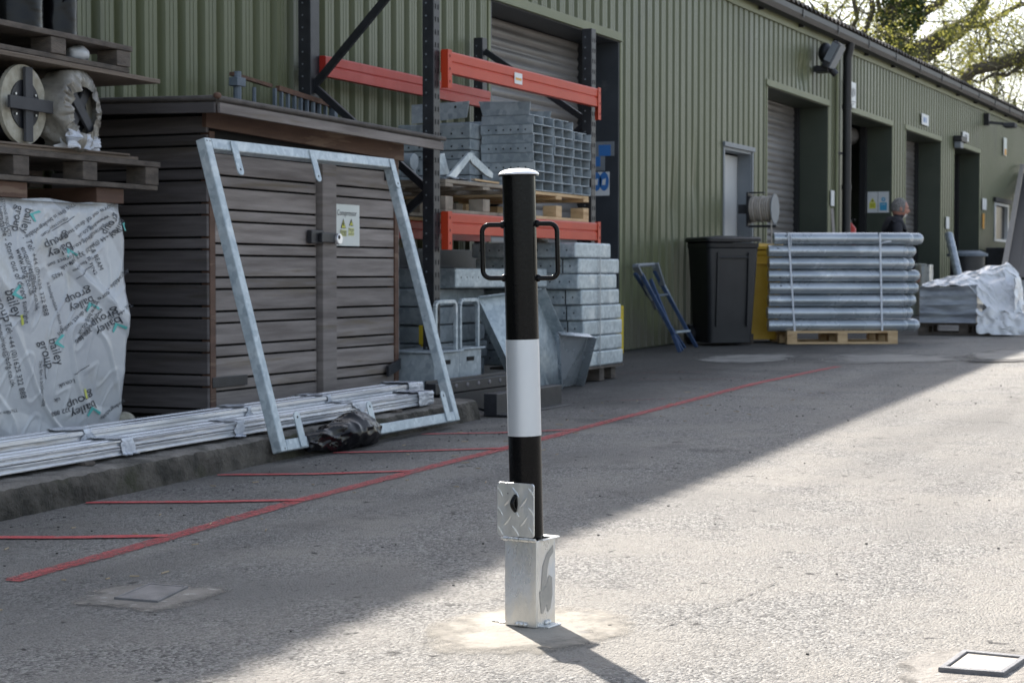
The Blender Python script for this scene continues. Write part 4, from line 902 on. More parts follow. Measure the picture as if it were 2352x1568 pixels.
# black film packing wrapped round the bottom rail
b = MB(); ua, ub = fr_uv(697, 1010)[0], fr_uv(852, 985)[0]
def lump(u, v):
    a = 2*PI*v; x = ua-.01+(ub-ua+.03)*u; e = math.sin(PI*min(1, max(0, u)))**.3
    prof = .040+.042*math.exp(-((u-.70)/.33)**2)
    w_ = 1-abs(noise.noise(Vector((u*4+math.sin(a)*.9, math.cos(a)*.9, 4)))); n = .012*max(0, w_-.7)/.3+noise.noise(Vector((x*5, math.cos(a), math.sin(a))))*.014
    w2 = 1-abs(noise.noise(Vector((u*6-math.cos(a)*1.5, math.sin(a)*2.2, 8)))); n += .008*max(0, w2-.75)/.25
    r = (prof+n)*(.6+.4*e); cz = .020+.018*math.exp(-((u-.7)/.35)**2)
    p = fp(x, cz+r*1.0*math.sin(a), .012+r*.8*math.cos(a)); p.z = max(p.z, gz(p.x)+.004); return p
b.grid(lump, 90, 60)
tag(obj('packing_bundle', b, M['blackfilm'], smooth=True), 'lump of shiny black plastic film wrapped round the bottom rail of the leaning frame', 'packing')

# ================================================================= WRAPPED ALUMINIUM RAILS ON THE SLAB
def rails(name, x0, x1, y0, y1, h0, h1, label, seed, rows):
    t = thing(name, ((x0+x1)/2, (y0+y1)/2, kz((x0+x1)/2)+h0), label, 'rail bundle', 'bundles of wrapped aluminium rails')
    n, m_ = rows; k = 0
    for i in range(m_):
        for j in range(n):
            ya = y0+(y1-y0)*j/n; yb = y0+(y1-y0)*(j+1)/n-.003; za = h0+(h1-h0)*i/m_; zb_ = h0+(h1-h0)*(i+1)/m_-.003
            ex = x1-.05*((i*7+j*3+seed) % 3)/2-.01
            q = MB(); vs = []
            pr_ = [(ya, za), (yb, za), (yb, zb_), ((ya+yb)/2+.01, zb_), ((ya+yb)/2+.006, zb_-.006), ((ya+yb)/2-.006, zb_-.006), ((ya+yb)/2-.01, zb_), (ya, zb_), (ya, (za+zb_)/2+.007), (ya+.005, (za+zb_)/2+.004), (ya+.005, (za+zb_)/2-.004), (ya, (za+zb_)/2-.007)]
            K = len(pr_)
            for x in (x0, ex):
                for (y, z) in pr_: vs.append(Vector((x, y, kz(x)+z)))
            q.add(vs, [[a, (a+1) % K, K+(a+1) % K, K+a] for a in range(K)]+[list(range(K)), [K+a for a in range(K)]])
            obj('rail', q, M['alu'], t, bevel=.0012)
    # crumpled film bands round the bundle
    for bi in range(5):
        xa = x0+.5+(x1-x0-.8)*(bi+.3*noise.noise(Vector((bi*3.1, seed, 0)))+.4)/5; wd = .05+.05*abs(noise.noise(Vector((bi*2.7, seed, 4)))); q = MB()
        def bd(u, v, xa=xa, wd=wd, bi=bi):
            s = v*3; g = .0008+.004*(1-abs(noise.noise(Vector((u*6+bi, v*9, seed)))))
            x = xa+wd*(u-.5)*(1+1.2*noise.noise(Vector((v*5, bi, seed))))*1.5+.04*(v-.3)*(1 if bi % 2 else -1)+.02*noise.noise(Vector((v*11, u*4, bi)))
            if s < 1: y, z = y0-g, h0+(h1-h0)*s
            elif s < 2: y, z = y0+(y1-y0)*(s-1), h1+g
            else: y, z = y1+g, h1-(h1-h0)*(s-2)
            if s < .12: y -= .016*abs(noise.noise(Vector((u*5, bi, 3))))*4
            return Vector((x, y, kz(x)+z))
        q.grid(bd, 14, 42); obj('film_band', q, M['film2'], t, smooth=True)
    q = MB()                                          # end of the film bag
    
    def endbag(u, v):
        a = u; x = x1-.16+.19*v; sh_ = 1-.12*v*v; cy = (y0+y1)/2; cz = (h0+h1)/2
        th = 2*PI*a; sy = max(-1, min(1, 1.35*math.cos(th))); sz = max(-1, min(1, 1.35*math.sin(th)))
        n_ = .008*(1-abs(noise.noise(Vector((a*14, v*4, seed+2)))))
        return Vector((x+.012*noise.noise(Vector((a*9, v*3, seed))), cy+sy*((y1-y0)/2*sh_+n_), kz(x)+cz+sz*((h1-h0)/2*sh_+n_)))
    q.grid(endbag, 90, 10); n0 = len(q.v)-91; q.f.append([n0+i for i in range(90)]); q.m.append(0)
    obj('film_bag', q, M['film2'], t, smooth=True)
rails('rail_bundle', 3.2, 8.50, 4.25, 4.39, .012, .074, 'front bundle of long aluminium rails in clear film near the kerb edge', 1, (2, 2))
rails('rail_bundle', 3.0, 8.72, 4.42, 4.58, .006, .104, 'rear taller bundle of long aluminium rails in clear film against the shed', 5, (2, 2))
for x, wh_ in ((4.3, 'at the left picture edge'), (5.6, 'below the wrapped block'), (6.9, 'beside the left leg of the leaning frame'), (8.1, 'near the right end')):
    b = MB(); b.box((x, 4.32, kz(x)+.005), (.06, .18, .012)); tag(obj('timber_batten', b, M['pallet']), 'thin timber batten under the front rail bundle '+wh_, 'timber', 'battens under the rail bundle')

# ================================================================= PALLET RACK
KX0, KX1, KF, KB = 9.70, 12.27, 4.85, 5.80
rk = thing('pallet_rack', ((KX0+KX1)/2, KF, gz(11)), 'tall black pallet rack with orange front beams and red rear beams', 'rack')
def post(x, y, ztop, slots, px_=.085, py_=.075):
    b = MB(); z0 = gz(x)
    b.box((x, y, (z0+ztop)/2), (px_, py_, ztop-z0)); b.box((x, y, z0+.004), (.14, .12, .008))
    o = obj('upright', b, M['blacksteel'], rk, bevel=.004)
    b = MB(); z = z0+.1
    while z < ztop-.05:
        for dx in (-.018, .018):                      # slots in the face that takes the beams
            b.box((x+dx, y-py_/2-.0006, z), (.012, .001, .030))
        z += .075
    if slots: obj('slot_row', b, M['darkhole'], o)
    b = MB(); z = z0+.12
    while z < ztop-.05: b.add([(x-px_/2-.0012, y+.012+.0055*math.cos(k*PI/5), z+.0055*math.sin(k*PI/5)) for k in range(10)], [list(range(10))]); z += .075
    obj('bolt_row', b, M['greyframe'], o)
post(KX0, KF, 2.80, True); post(KX0+.17, KB-.02, 2.95, False, .11, .09); post(KX1, KF+.02, 2.60, True); post(KX1+.15, KB, 2.60, False)
def brace(p0, p1):
    b = MB(); b.bar(p0, p1, .045, .03, (1, 0, 0)); obj('diagonal_brace', b, M['blacksteel'], rk, bevel=.002)
XA = KX0+.02
q = AY(718, 212, KB-.07); brace((XA+.15, KB-.06, 2.01), (XA, KF+.04, 2.76)); brace((XA+.15, KB-.06, 2.0), (XA, KF+.04, 1.35)); brace((XA, KF+.04, 1.33), (XA+.15, KB-.06, .72)); brace((XA+.15, KB-.06, .70), (XA, KF+.04, .15)); brace((XA, KF+.04, 2.86), (XA+.15, KB-.06, 3.6))
XB = KX1+.02
brace((XB+.13, KB-.04, 2.5), (XB, KF+.05, 1.95)); brace((XB, KF+.05, 1.93), (XB+.13, KB-.04, 1.3)); brace((XB+.13, KB-.04, 1.25), (XB, KF+.05, .8)); brace((XB, KF+.05, .78), (XB+.13, KB-.04, .3))
def beam(y, z0, h, x0, x1, mt, face, conn=True):
    b = MB(); d = .046; ya = y-(d/2)*face
    # stepped box section: upper ledge set back, like formed rack beams
    sec = [(0, 0), (0, .44*h), (.006, .47*h), (.006, .53*h), (0, .56*h), (0, h*.93), (.006, h), (d, h), (d, 0)]
    vs = [Vector((x, ya+face*a, z0+c)) for x in (x0, x1) for a, c in sec]; K = len(sec)
    b.add(vs, [[i, (i+1) % K, K+(i+1) % K, K+i] for i in range(K)]+[list(range(K)), [K+i for i in range(K)]])
    o = obj('beam', b, mt, rk, bevel=.0015)
    if conn:
        for xx, s in ((x0, 1), (x1, -1)):
            b = MB(); b.span((xx-.004, ya-.006*face, z0+h-.22), (xx+.052*s, ya-.002*face+.0, z0+h+.008)); b.span((xx-.0035, ya-.006*face, z0+h-.22), (xx+.001*s, ya+.04*face, z0+h+.008))
            c = obj('end_connector', b, mt, o, bevel=.002)
            for k in range(3):
                b = MB(); b.box((xx+.022*s, ya-.0068*face, z0+h-.03-.075*k), (.010, .001, .014)); obj('connector_hole', b, M['darkhole'], c)
    return o
yb = KF-.062
bo = beam(yb, 2.035, .128, KX0+.044, KX1-.044, M['orange'], 1)
beam(yb, 1.085, .125, KX0+.044, KX1-.044, M['orange'], 1)
beam(KB-.085, 2.07, .128, KX0+.225, KX1+.10, M['red'], 1, False)
beam(KB-.085, 1.085, .125, KX0+.225, KX1+.10, M['red'], 1, False)
lp = AY(1190, 181, yb-.024)
b = MB(); b.span((lp.x-.06, yb-.027, lp.z-.035), (lp.x+.06, yb-.0245, lp.z+.035)); lo = obj('load_notice', b, M['white'], bo)
b = MB(); b.span((lp.x-.045, yb-.0285, lp.z-.012), (lp.x+.045, yb-.0275, lp.z+.004)); obj('print', b, M['signorange'], lo)

# two pallets on the lower beams
ZS = 1.212
pallet((10.39, 5.30, ZS), 0, 1.16, .98, M['palletgrey'], 'grey pallet on the rack beams beneath the left stack of galvanised sections', h=.20)
pallet((11.57, 5.30, ZS), 0, 1.10, .98, M['palletnew'], 'fresh yellow pallet on the rack beams beneath the open ended sections', h=.185)
ZP = ZS+.20
def section(x0, x1, y0, y1, z0, h, web=True, holes=False, m='galvd', tk=.006):
    """one galvanised trough lying on its side wall: plates along y with open end towards the yard"""
    b = MB()
    b.span((x0, y0, z0), (x1, y1, z0+tk)); b.span((x0, y0, z0+tk), (x0+tk, y1, z0+h-.002)); b.span((x1-tk, y0, z0+tk), (x1, y1, z0+h-.002))
    if web: b.span(((x0+x1)/2-tk/2, y0+.004, z0+tk), ((x0+x1)/2+tk/2, y1, z0+h-.002))
    return b
def hole_row(x, y0, y1, z, n, r=.006):
    return [[(x-.0012, y0+(y1-y0)*(i+.5)/n+r*math.cos(k*PI/5), z+r*math.sin(k*PI/5)) for k in range(10)] for i in range(n)]
def holes(hr_, parent):
    for q in hr_: b = MB(); b.add(q, [list(range(10))]); obj('bolt_hole', b, M['darkhole'], parent)
ordn = ['bottom', 'second', 'third', 'fourth', 'fifth', 'sixth', 'seventh', 'eighth', 'ninth', 'tenth', 'eleventh']
cols = [('left', 11.105, 11.445, 8, .0, .062), ('middle', 11.455, 11.80, 8, .0, .062), ('right', 11.81, 12.13, 7, .0, .062)]
for ci, (cn, xa, xb_, n, dz, hh_) in enumerate(cols):
    for r in range(n):
        j = .012*noise.noise(Vector((r*2.3, ci*5.1, 1))); jy = .02*noise.noise(Vector((r*3.7, ci*2.9, 6))); z0 = ZP-.012+r*hh_
        t = thing('steel_section', ((xa+xb_)/2, 5.0, z0), '%s open ended galvanised section in the %s column on the rack' % (ordn[r].replace('bottom', 'lowest')+('' if r == 0 else ' lowest'), cn), 'steel section', 'open ended galvanised sections on the rack')
        b = section(xa+j, xb_-.004+j, 4.80+jy, (5.18 if ci == 0 else 5.70)+jy, z0, hh_); obj('trough', b, M['galvd'], t, bevel=.0015)
        if ci == 0 and r % 2 == 0:
            holes(hole_row(xa+j, 4.83, 5.15, z0+.028, 6), t)
    # cover plate on top, turned up
    zt = ZP-.012+n*hh_; t = thing('cover_plate', ((xa+xb_)/2, 5.0, zt), 'folded galvanised cover lying on top of the %s column on the rack' % cn, 'steel plate', 'folded covers topping the rack stacks')
    b = MB(); b.span((xa, 4.83, zt), (xb_-.01, 5.16, zt+.006)); b.add([(xa+.0, 4.83, zt+.006), (xa, 5.17, zt+.006), (xa, 5.20, zt+.10-.035*ci), (xa, 4.82, zt+.085-.035*ci), (xa+.006, 4.83, zt+.006), (xa+.006, 5.17, zt+.006), (xa+.006, 5.20, zt+.10-.035*ci), (xa+.006, 4.82, zt+.085-.035*ci)], [[0, 1, 2, 3], [4, 5, 6, 7], [0, 1, 5, 4], [1, 2, 6, 5], [2, 3, 7, 6], [3, 0, 4, 7]])
    obj('folded_sheet', b, M['galvd'], t, bevel=.0015)
# stack behind, long sides with rows of holes facing down the yard
hts = [.10, .105, .06, .075, .105, .10]; z0 = ZP-.008
for r, hh_ in enumerate(hts[:5]):
    j = .015*noise.noise(Vector((r*2.3, 5.1, 1)))
    t = thing('steel_tray', (11.0, 5.35, z0), '%s galvanised tray from the base of the rear rack stack' % ordn[r].replace('bottom', 'lowest'), 'steel tray', 'galvanised trays stacked on the rack')
    b = MB(); b.span((10.98+j, 5.20, z0), (11.5, 5.74, z0+hh_-.004)); obj('tray_body', b, M['galvd'], t, bevel=.006)
    holes(hole_row(10.98+j, 5.22, 5.70, z0+hh_*.32, 6, .007), t)
    z0 += hh_
p = AY(1125, 250, 5.0)
t = thing('steel_plate', (10.9, 5.15, z0), 'loose galvanised plate with two holes askew at the top left of the rack load', 'steel plate')
b = MB(); A_, B_ = AX(1008, 253, 10.75), AX(1128, 248, 10.75); b.prism([(10.75, 5.52, 1.83), (10.75, 5.12, 1.86), (10.75, 5.10, 1.965), (10.75, 5.52, 1.955)], (.008, 0, 0)); obj('plate', b, M['galvd'], t, bevel=.001)
holes(hole_row(10.75, 5.10, 5.5, 1.93, 2, .009), t)
# small offcuts lying on the grey pallet
def offcut(pts, y, th, label, m='galv'):
    b = MB(); b.prism([AY(px, py, y) for px, py in pts], (0.004, th, 0)); return tag(obj('bracket', b, M[m], bevel=.0015), label, 'bracket', 'loose galvanised offcuts on the grey pallet')
offcut([(1030, 405), (1078, 350), (1090, 353), (1048, 408)], 4.87, .02, 'short pale bracket propped diagonally on the grey pallet, upper end right')
offcut([(1078, 362), (1090, 357), (1133, 398), (1132, 410), (1118, 404), (1085, 375)], 4.90, .02, 'bent pale bracket sloping down to the right on the grey pallet')
offcut([(1008, 355), (1021, 352), (1033, 400), (1010, 403)], 4.95, .015, 'upright grey plate beside the rack post')
b = MB(); p = AY(952, 372, 5.1); b.tube([(p.x, 5.1, p.z), (p.x+.02, 5.35, p.z+.01)], .05, 24); b.span((p.x-.02, 5.12, p.z-.09), (p.x+.06, 5.18, p.z-.03)); tag(obj('pipe_collar', b, M['galvd'], smooth=True, bevel=.003), 'short round galvanised collar left of the rack post above the shed', 'pipe')
b = MB(); p = AY(1045, 405, 4.9)
b.grid(lambda u, v: Vector((p.x-.14+.30*u, 4.84+.12*v, ZP+.012+.016*abs(noise.noise(Vector((u*9, v*6, 2)))))), 26, 8); tag(obj('plastic_scrap', b, M['film2'], smooth=True), 'crumpled scraps of film and wood lying on the grey pallet', 'plastic')
b = MB(); b.bar((10.28, 4.85, ZP+.018), (10.66, 4.86, ZP+.014), .03, .012); tag(obj('wood_offcut', b, M['palletnew'], bevel=.002), 'thin strip of wood on the grey pallet under the brackets', 'timber')
# rusty stillage behind the shed roof
t = thing('steel_stillage', (9.2, 5.7, 1.7), 'rusty barred steel stillage standing behind the shed roof', 'stillage')
za, zb2 = 1.62, 1.93
for xx in (8.95, 9.14):
    b = MB(); b.tube([(xx, 5.72, za), (xx, 5.72, zb2)], .012, 8); obj('side_post', b, M['bluegrey'], t)
b = MB(); b.bar((8.9, 5.72, 1.985), (9.32, 5.72, 1.955), .03, .02); b.bar((9.40, 5.72, 1.95), (10.05, 5.72, 1.90), .03, .03); obj('top_rail', b, M['rust'], t)
b = MB(); b.tube([(8.93, 5.70, za), (8.93, 5.70, 2.0)], .024, 10); b.box((8.93, 5.70, 1.94), (.09, .06, .05)); obj('corner_post', b, M['bluegrey'], t, bevel=.004)
b = MB()
for i in range(9): b.span((9.36+.075*i, 5.71, za), (9.375+.075*i, 5.73, 1.945-.004*i))
obj('bar_panel', b, M['bluegrey'], t)
b = MB(); b.span((10.03, 5.69, za), (10.07, 5.73, 1.90)); obj('side_post', b, M['bluegrey'], t)
b = MB(); b.box((9.5, 5.72, 1.1), (1.3, .06, 1.05)); obj('base_panel', b, M['bluedark'], t)

# ================================================================= STORED STEEL BELOW THE RACK
xb0 = 11.44
HB = .1075
zst = gz(11.9)+.115
bx = thing('pallet', (11.95, 4.75, gz(11.9)), 'low dark timber pallet under the tall stack of closed galvanised boxes', 'pallet')
for (x, y) in ((11.62, 4.72), (12.05, 4.74), (12.33, 4.76), (11.62, 5.1), (12.05, 5.1), (12.33, 5.1)):
    b = MB(); b.box((x, y, gz(x)+.048), (.09, .12, .090)); obj('block', b, M['pallet'], bx, bevel=.004)
b = MB(); b.span((11.5, 4.66, gz(12)+.095), (12.42, 5.3, gz(12)+.112)); obj('deck', b, M['pallet'], bx)
xs_l = [11.50, 11.52, 11.50, 11.49, 11.50, 11.40, 11.40, 11.40]; xs_r = [12.42, 12.40, 12.40, 12.38, 12.34, 12.29, 12.34, 12.17]
xs_l = [11.66, 11.66, 11.65, 11.63, 11.61, 11.55, 11.56, 11.50]
for r in range(8):
    z0 = zst+r*HB; y0 = 4.66+.008*noise.noise(Vector((r, 2, 2)))
    t = thing('steel_box', ((xs_l[r]+xs_r[r])/2, y0, z0), '%s closed galvanised box from the base of the strapped stack' % ordn[r].replace('bottom', 'lowest'), 'steel box', 'closed galvanised boxes in the strapped stack')
    b = MB(); b.span((xs_l[r]+.003, y0, z0), (xs_r[r], y0+.78, z0+HB-.004)); bo_ = obj('box_body', b, M['galv'], t, bevel=.012, segs=3)
    holes(hole_row(xs_l[r]+.002, y0+.03, y0+.75, z0+HB*.48, 10, .006), t)
    if r in (1, 2, 3, 4, 6):
        b = MB(); b.span((xs_l[r]+.0005, y0+.115, z0+.003), (xs_l[r]+.002, y0+.123, z0+HB-.007)); obj('side_joint', b, M['darkhole'], t)
b = MB(); xs2 = 11.93
b.span((xs2-.008, 4.646, zst), (xs2+.008, 4.649, zst+7*HB)); b.span((xs2-.008, 4.646, zst+7*HB), (xs2+.008, 5.44, zst+7*HB+.002)); tag(obj('steel_strap', b, M['gstrap']), 'thin steel strap round the stack of closed galvanised boxes', 'strap')
b = MB(); b.box((12.1, 5.2, zst+8*HB+.03), (.22, .12, .06), Matrix.Rotation(.2, 3, 'Z')); tag(obj('wood_block', b, M['palletgrey'], bevel=.004), 'weathered wood block on top of the stack of closed boxes', 'timber')
b = MB(); b.ellip((11.75, 5.0, zst+8*HB+.025), .05, .03, .035); tag(obj('foil_scrap', b, M['brightzinc'], smooth=True), 'shiny crumpled scrap on top of the stack of closed boxes', 'scrap')

# stack of boxes on the left, the top one turned
z0 = gz(10.5)
stk = [(10.42, 5.28, .10, 9.98, .72, -2), (10.44, 5.28, .10, 10.0, .70, 1), (10.40, 5.30, .115, 10.0, .74, -1), (10.46, 5.26, .115, 10.0, .70, 0), (10.44, 5.25, .115, 10.0, .72, 1)]
zz = z0+.10
for r in range(5):
    t = thing('steel_box', (10.75, 5.3, zz), '%s galvanised box from the base of the low stack behind the two lidded bins' % ordn[r].replace('bottom', 'lowest'), 'steel box', 'galvanised boxes stacked behind the bins')
    b = MB(); jx = .04*noise.noise(Vector((r*3.1, 4, 4))); b.box((10.72+jx, 5.42, zz+.056), (.88, .50, .110), Matrix.Rotation(R(2*(-1)**r), 3, 'Z')); obj('box_body', b, M['galvd'], t, bevel=.010, segs=3); zz += .1165
TT = zz
t = thing('steel_box', (10.8, 5.2, TT), 'wide galvanised box with a row of small holes atop the low stack', 'steel box', 'galvanised boxes stacked behind the bins')
RR = Matrix.Rotation(R(-8), 3, 'Z'); c = Vector((10.95, 5.16, TT+.063)); b = MB(); b.box(c, (1.12, .46, .125), RR); obj('box_body', b, M['galv'], t, bevel=.012, segs=3)
for i in range(16):
    b = MB(); x = -.50+i*.066; b.add([c+RR @ Vector((x+.005*math.cos(k*PI/5), -.2312, .005+.006*math.sin(k*PI/5))) for k in range(10)], [list(range(10))]); obj('bolt_hole', b, M['darkhole'], t)
t = thing('timber_bearer', (10.7, 5.4, z0), 'dark timber bearers on the ground under the low stack of galvanised boxes', 'timber'); b = MB(); b.span((10.45, 5.2, z0), (11.1, 5.3, z0+.098)); b.span((10.45, 5.5, z0), (11.1, 5.6, z0+.098)); obj('beam', b, M['pallet'], t)
# dark bulky items behind on the ground
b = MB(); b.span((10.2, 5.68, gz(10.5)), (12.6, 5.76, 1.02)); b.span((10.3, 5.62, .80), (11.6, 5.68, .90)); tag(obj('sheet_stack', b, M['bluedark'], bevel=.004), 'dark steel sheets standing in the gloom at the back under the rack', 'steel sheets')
b = MB(); b.tube([(11.32, 5.55, .72), (11.9, 5.55, .72)], .09, 20); tag(obj('dark_tube', b, M['blacksteel'], smooth=True), 'short fat dark tube lying at the back under the rack beams', 'pipe')

# two lidded bins with tall handles
def hbin(x0, x1, y0, y1, zt, hx, label):
    t = thing('galvanised_hopper', ((x0+x1)/2, y0, gz(x0)), label, 'hopper', 'galvanised hoppers with tall handles'); zg = gz(x0)
    b = MB(); b.span((x0, y0, zg+.002), (x1, y1, zt-.012)); obj('hopper_body', b, M['galvd'], t, bevel=.006)
    b = MB(); b.span((x0-.02, y0-.02, zt-.011), (x1+.02, y1+.02, zt)); obj('lid', b, M['galvd'], t, bevel=.003)
    b = MB(); xr = x1-.03; xl = x0+.03; ym = y0+.012; zh = zt+.285
    pts = [(xr, ym, zt), (xr, ym, zh-.03), (xr-.01, ym, zh-.008), (xr-.03, ym, zh), (xl+.03, ym, zh), (xl+.01, ym, zh-.008), (xl, ym, zh-.03), (xl, ym, zt)]
    for i in range(len(pts)-1): b.bar(pts[i], pts[i+1], .022, .022, (0, 1, 0))
    obj('handle', b, M['galv'], t, bevel=.003)
    b = MB(); b.span((x0+.10, y0-.004, zt-.08), (x0+.2, y0-.0012, zt-.055)); obj('hand_slot', b, M['darkhole'], t)
pA = G(1110, 903); pB = G(1028, 903)
hbin(9.83, 10.14, 4.73, 5.00, .405, 0, 'right hand of two galvanised hoppers with tall handles in front of the rack')
hbin(9.44, 9.77, 4.70, 5.0, .400, 0, 'left hand of two galvanised hoppers, close to the shed corner')
b = MB(); p = AY(1018, 776, 5.08); b.box((10.12, 5.10, .47), (.10, .05, .12)); b.box((10.12, 5.10, .24), (.05, .05, .34)); tag(obj('yellow_block', b, M['yellowp'], bevel=.004), 'small yellow painted block showing between the two hoppers', 'block')

# long troughs leaning in front of the rack
def trough(cor, flange, label, depthdir, m='galv', inner=True, end=True):
    """cor: four corners of the floor of the trough TL, TR, BR, BL"""
    TL, TR, BR, BL = [Vector(p) for p in cor]; t = thing('steel_trough', (BL+BR)/2, label, 'trough')
    n = (TR-TL).cross(BL-TL).normalized()
    if n.dot(CAM-TL) < 0: n = -n
    th = .005
    b = MB(); b.prism([TL, TR, BR, BL], -n*th)
    obj('trough_floor', b, M[m], t, bevel=.001)
    ur = (TR-TL).normalized()
    b = MB(); b.prism([TL, BL, BL+n*flange-ur*.02, TL+n*flange-ur*.02], -ur*th); obj('side_flange', b, M[m], t, bevel=.001)
    b = MB(); b.prism([TR, BR, BR+n*flange+ur*.02, TR+n*flange+ur*.02], ur*th); obj('side_flange', b, M[m], t, bevel=.001)
    if end: b = MB(); up_ = (TL-BL).normalized(); b.prism([TL, TR, TR+n*flange*.9, TL+n*flange*.9], up_*th); obj('end_plate', b, M[m], t, bevel=.001)
    if inner:
        b = MB(); a0 = TL.lerp(TR, .52); a1 = BL.lerp(BR, .52); b.prism([a0, a1, a1+n*.012+ur*.015, a0+n*.012+ur*.015], ur*.006); obj('fold_line', b, M[m], t)
    return t
def at_d(px, py, y): return AY(px, py, y)
gA = G(1165, 905); gB = G(1325, 878)
trough([AY(1085, 690, 5.02), AY(1228, 672, 4.80), G(1318, 880, .004), G(1186, 903, .004)], .085, 'wide galvanised trough leaning diagonally behind the black bollard', 0)
trough([AY(1278, 762, 4.62), AY(1352, 768, 4.50), G(1322, 884, .004), G(1285, 890, .004)], .06, 'short bluish galvanised trough leaning against the strapped box stack', 0, 'galvblue', inner=False)
# black steel lying on the ground beside the kerb end
t = thing('steel_beam', (9.3, 4.4, gz(9.3)), 'black drilled steel angle lying on the ground behind the bollard', 'steel beam')
b = MB(); zq = gz(9.5)
b.span((9.05, 4.50, zq+.115), (10.45, 4.56, zq+.175)); b.span((9.05, 4.56, zq+.110), (10.45, 4.57, zq+.19)); obj('web', b, M['blacksteel'], t, bevel=.002)
b = MB()
for i in range(9): b.ellip((9.16+i*.15, 4.499, zq+.150), .016, .004, .013)
obj('rivet', b, M['iron'], t, smooth=True)
b = MB(); b.span((9.1, 4.5, zq), (10.3, 4.57, zq+.109)); obj('support_block', b, M['blacksteel'], t)
t = thing('steel_beam', (9.3, 4.2, gz(9.3)), 'deep black steel channel lying on the ground in front of the drilled angle', 'steel beam')
b = MB(); b.span((9.12, 4.16, zq+.002), (10.05, 4.24, zq+.125)); b.span((9.12, 4.10, zq+.002), (10.05, 4.159, zq+.012)); obj('web', b, M['blacksteel'], t, bevel=.003)
b = MB(); b.add([(9.27+.012*math.cos(k*PI/5), 4.159, zq+.075+.008*math.sin(k*PI/5)) for k in range(10)], [list(range(10))]); obj('bolt_hole', b, M['brightzinc'], t)
b = MB(); b.bar((8.86, 4.36, gz(9)+.10), (9.2, 4.26, gz(9)+.03), .03, .012); tag(obj('steel_strip', b, M['blacksteel']), 'flat black strip bridging the kerb end and the black channel', 'steel strip')

# yellow guard post at the doorway edge
t = thing('guard_post', (15.45, 5.6, gz(15.4)), 'rusty guard plate with peeling yellow paint at the right edge of the first doorway', 'guard post')
b = MB(); b.span((15.30, 5.81, gz(15.4)), (15.5, 6.0, .56)); obj('post', b, M['yellowp'], t, bevel=.004)

# ================================================================= BOLLARD IN ITS SOCKET
BC = G(1232, 1446)                                       # nearest corner of the socket box
d2 = (BC-CAM); d2.z = 0; fwd = d2.normalized(); rgt = Vector((fwd.y, -fwd.x, 0))
ph = R(31); a_ = .088
e1 = rgt*math.cos(ph)-fwd*math.sin(ph)                   # along the front face, towards the near corner
e2 = rgt*math.sin(ph)+fwd*math.cos(ph)                   # along the side face, away
FL = BC-e1*a_                                            # left corner
BCc = BC-e1*a_/2+e2*a_/2
ZB = gz(BC.x)+.004
SB = Matrix((e1, e2, Vector((0, 0, 1)))).transposed()
def bp(u, v, z): q = FL+e1*u+e2*v; return Vector((q.x, q.y, ZB+z))
bs = thing('ground_socket', (BCc.x, BCc.y, ZB), 'square galvanised socket box with open chequer plate lid holding the bollard', 'socket')
HBX = .207; th = .004
b = MB()
for (u0, u1, v0, v1) in ((0, a_, 0, th), (0, a_, a_-th, a_), (0, th, th, a_-th), (a_-th, a_, th, a_-th)):
    b.box(bp((u0+u1)/2, (v0+v1)/2, HBX/2), (u1-u0, v1-v0, HBX), SB)
obj('box', b, M['brightzinc'], bs, bevel=.0012)
b = MB(); b.box(bp(a_/2-.0, a_/2, .0008), (a_+.05, a_*.7, .004), SB); b.box(bp(-.02, .03, .0012), (.06, .02, .004), SB); obj('base_flange', b, M['brightzinc'], bs, bevel=.001)
b = MB(); b.box(bp(a_+.004, a_*.62, HBX+.0005), (.012, a_*.9, .003), SB); b.box(bp(a_*.6, a_+.003, HBX+.0005), (a_*.9, .02, .003), SB); obj('top_lip', b, M['brightzinc'], bs, bevel=.001)
b = MB()
for (u, v, s) in ((.045, -.002, .012), (.058, -.003, .006), (.036, -.003, .007)): b.ellip(bp(u, v, .006), s, .006, .006, SB)
for (u, v, s) in ((a_+.002, .045, .008), (a_+.003, .056, .005)): b.ellip(bp(u, v, .007), .005, s, .006, SB)
obj('weld', b, M['brightzinc'], bs, smooth=True)
# rubbed dark streaks on the side face
def ragged(u, cx, cz, pts, side=True):
    return [bp(a_+.0006, cx+x, cz+z) for x, z in pts]
b = MB()
b.add([bp(a_+.0008, y, z) for y, z in ((.028, .145), (.048, .172), (.066, .182), (.076, .190), (.078, .172), (.060, .160), (.050, .135), (.046, .100), (.036, .092), (.020, .088))], [[0, 1, 2, 3, 4, 5, 6, 7, 8, 9]])
b.add([bp(a_+.0008, y, z) for y, z in ((.012, .085), (.040, .092), (.058, .120), (.072, .112), (.074, .07), (.064, .038), (.052, .030), (.046, .050), (.030, .030), (.022, .032), (.018, .055))], [[0, 1, 2, 3, 4, 5, 6, 7, 8, 9, 10]])
obj('rubbed_streak', b, M['zincrub'], bs)
b = MB()
b.add([bp(u, -.0008, z) for u, z in ((.018, .06), (.026, .10), (.038, .14), (.058, .168), (.070, .160), (.060, .12), (.048, .085), (.040, .05), (.030, .035))], [[0, 1, 2, 3, 4, 5, 6, 7, 8]])
M['zincpale'] = mat('pale_zinc_smear', (.54, .56, .57), (.64, .65, .65), 20, .45, .4)

# hinge
b = MB()
for k in range(6): b.tube([bp(.001+k*.0146, -.006, HBX+.002), bp(.001+k*.0146+.0135, -.006, HBX+.002)], .0048 if k % 2 else .0054, 12)
b.tube([bp(-.006, -.006, HBX+.002), bp(a_+.002, -.006, HBX+.002)], .003, 8)
obj('hinge', b, M['brightzinc'], bs, smooth=True)
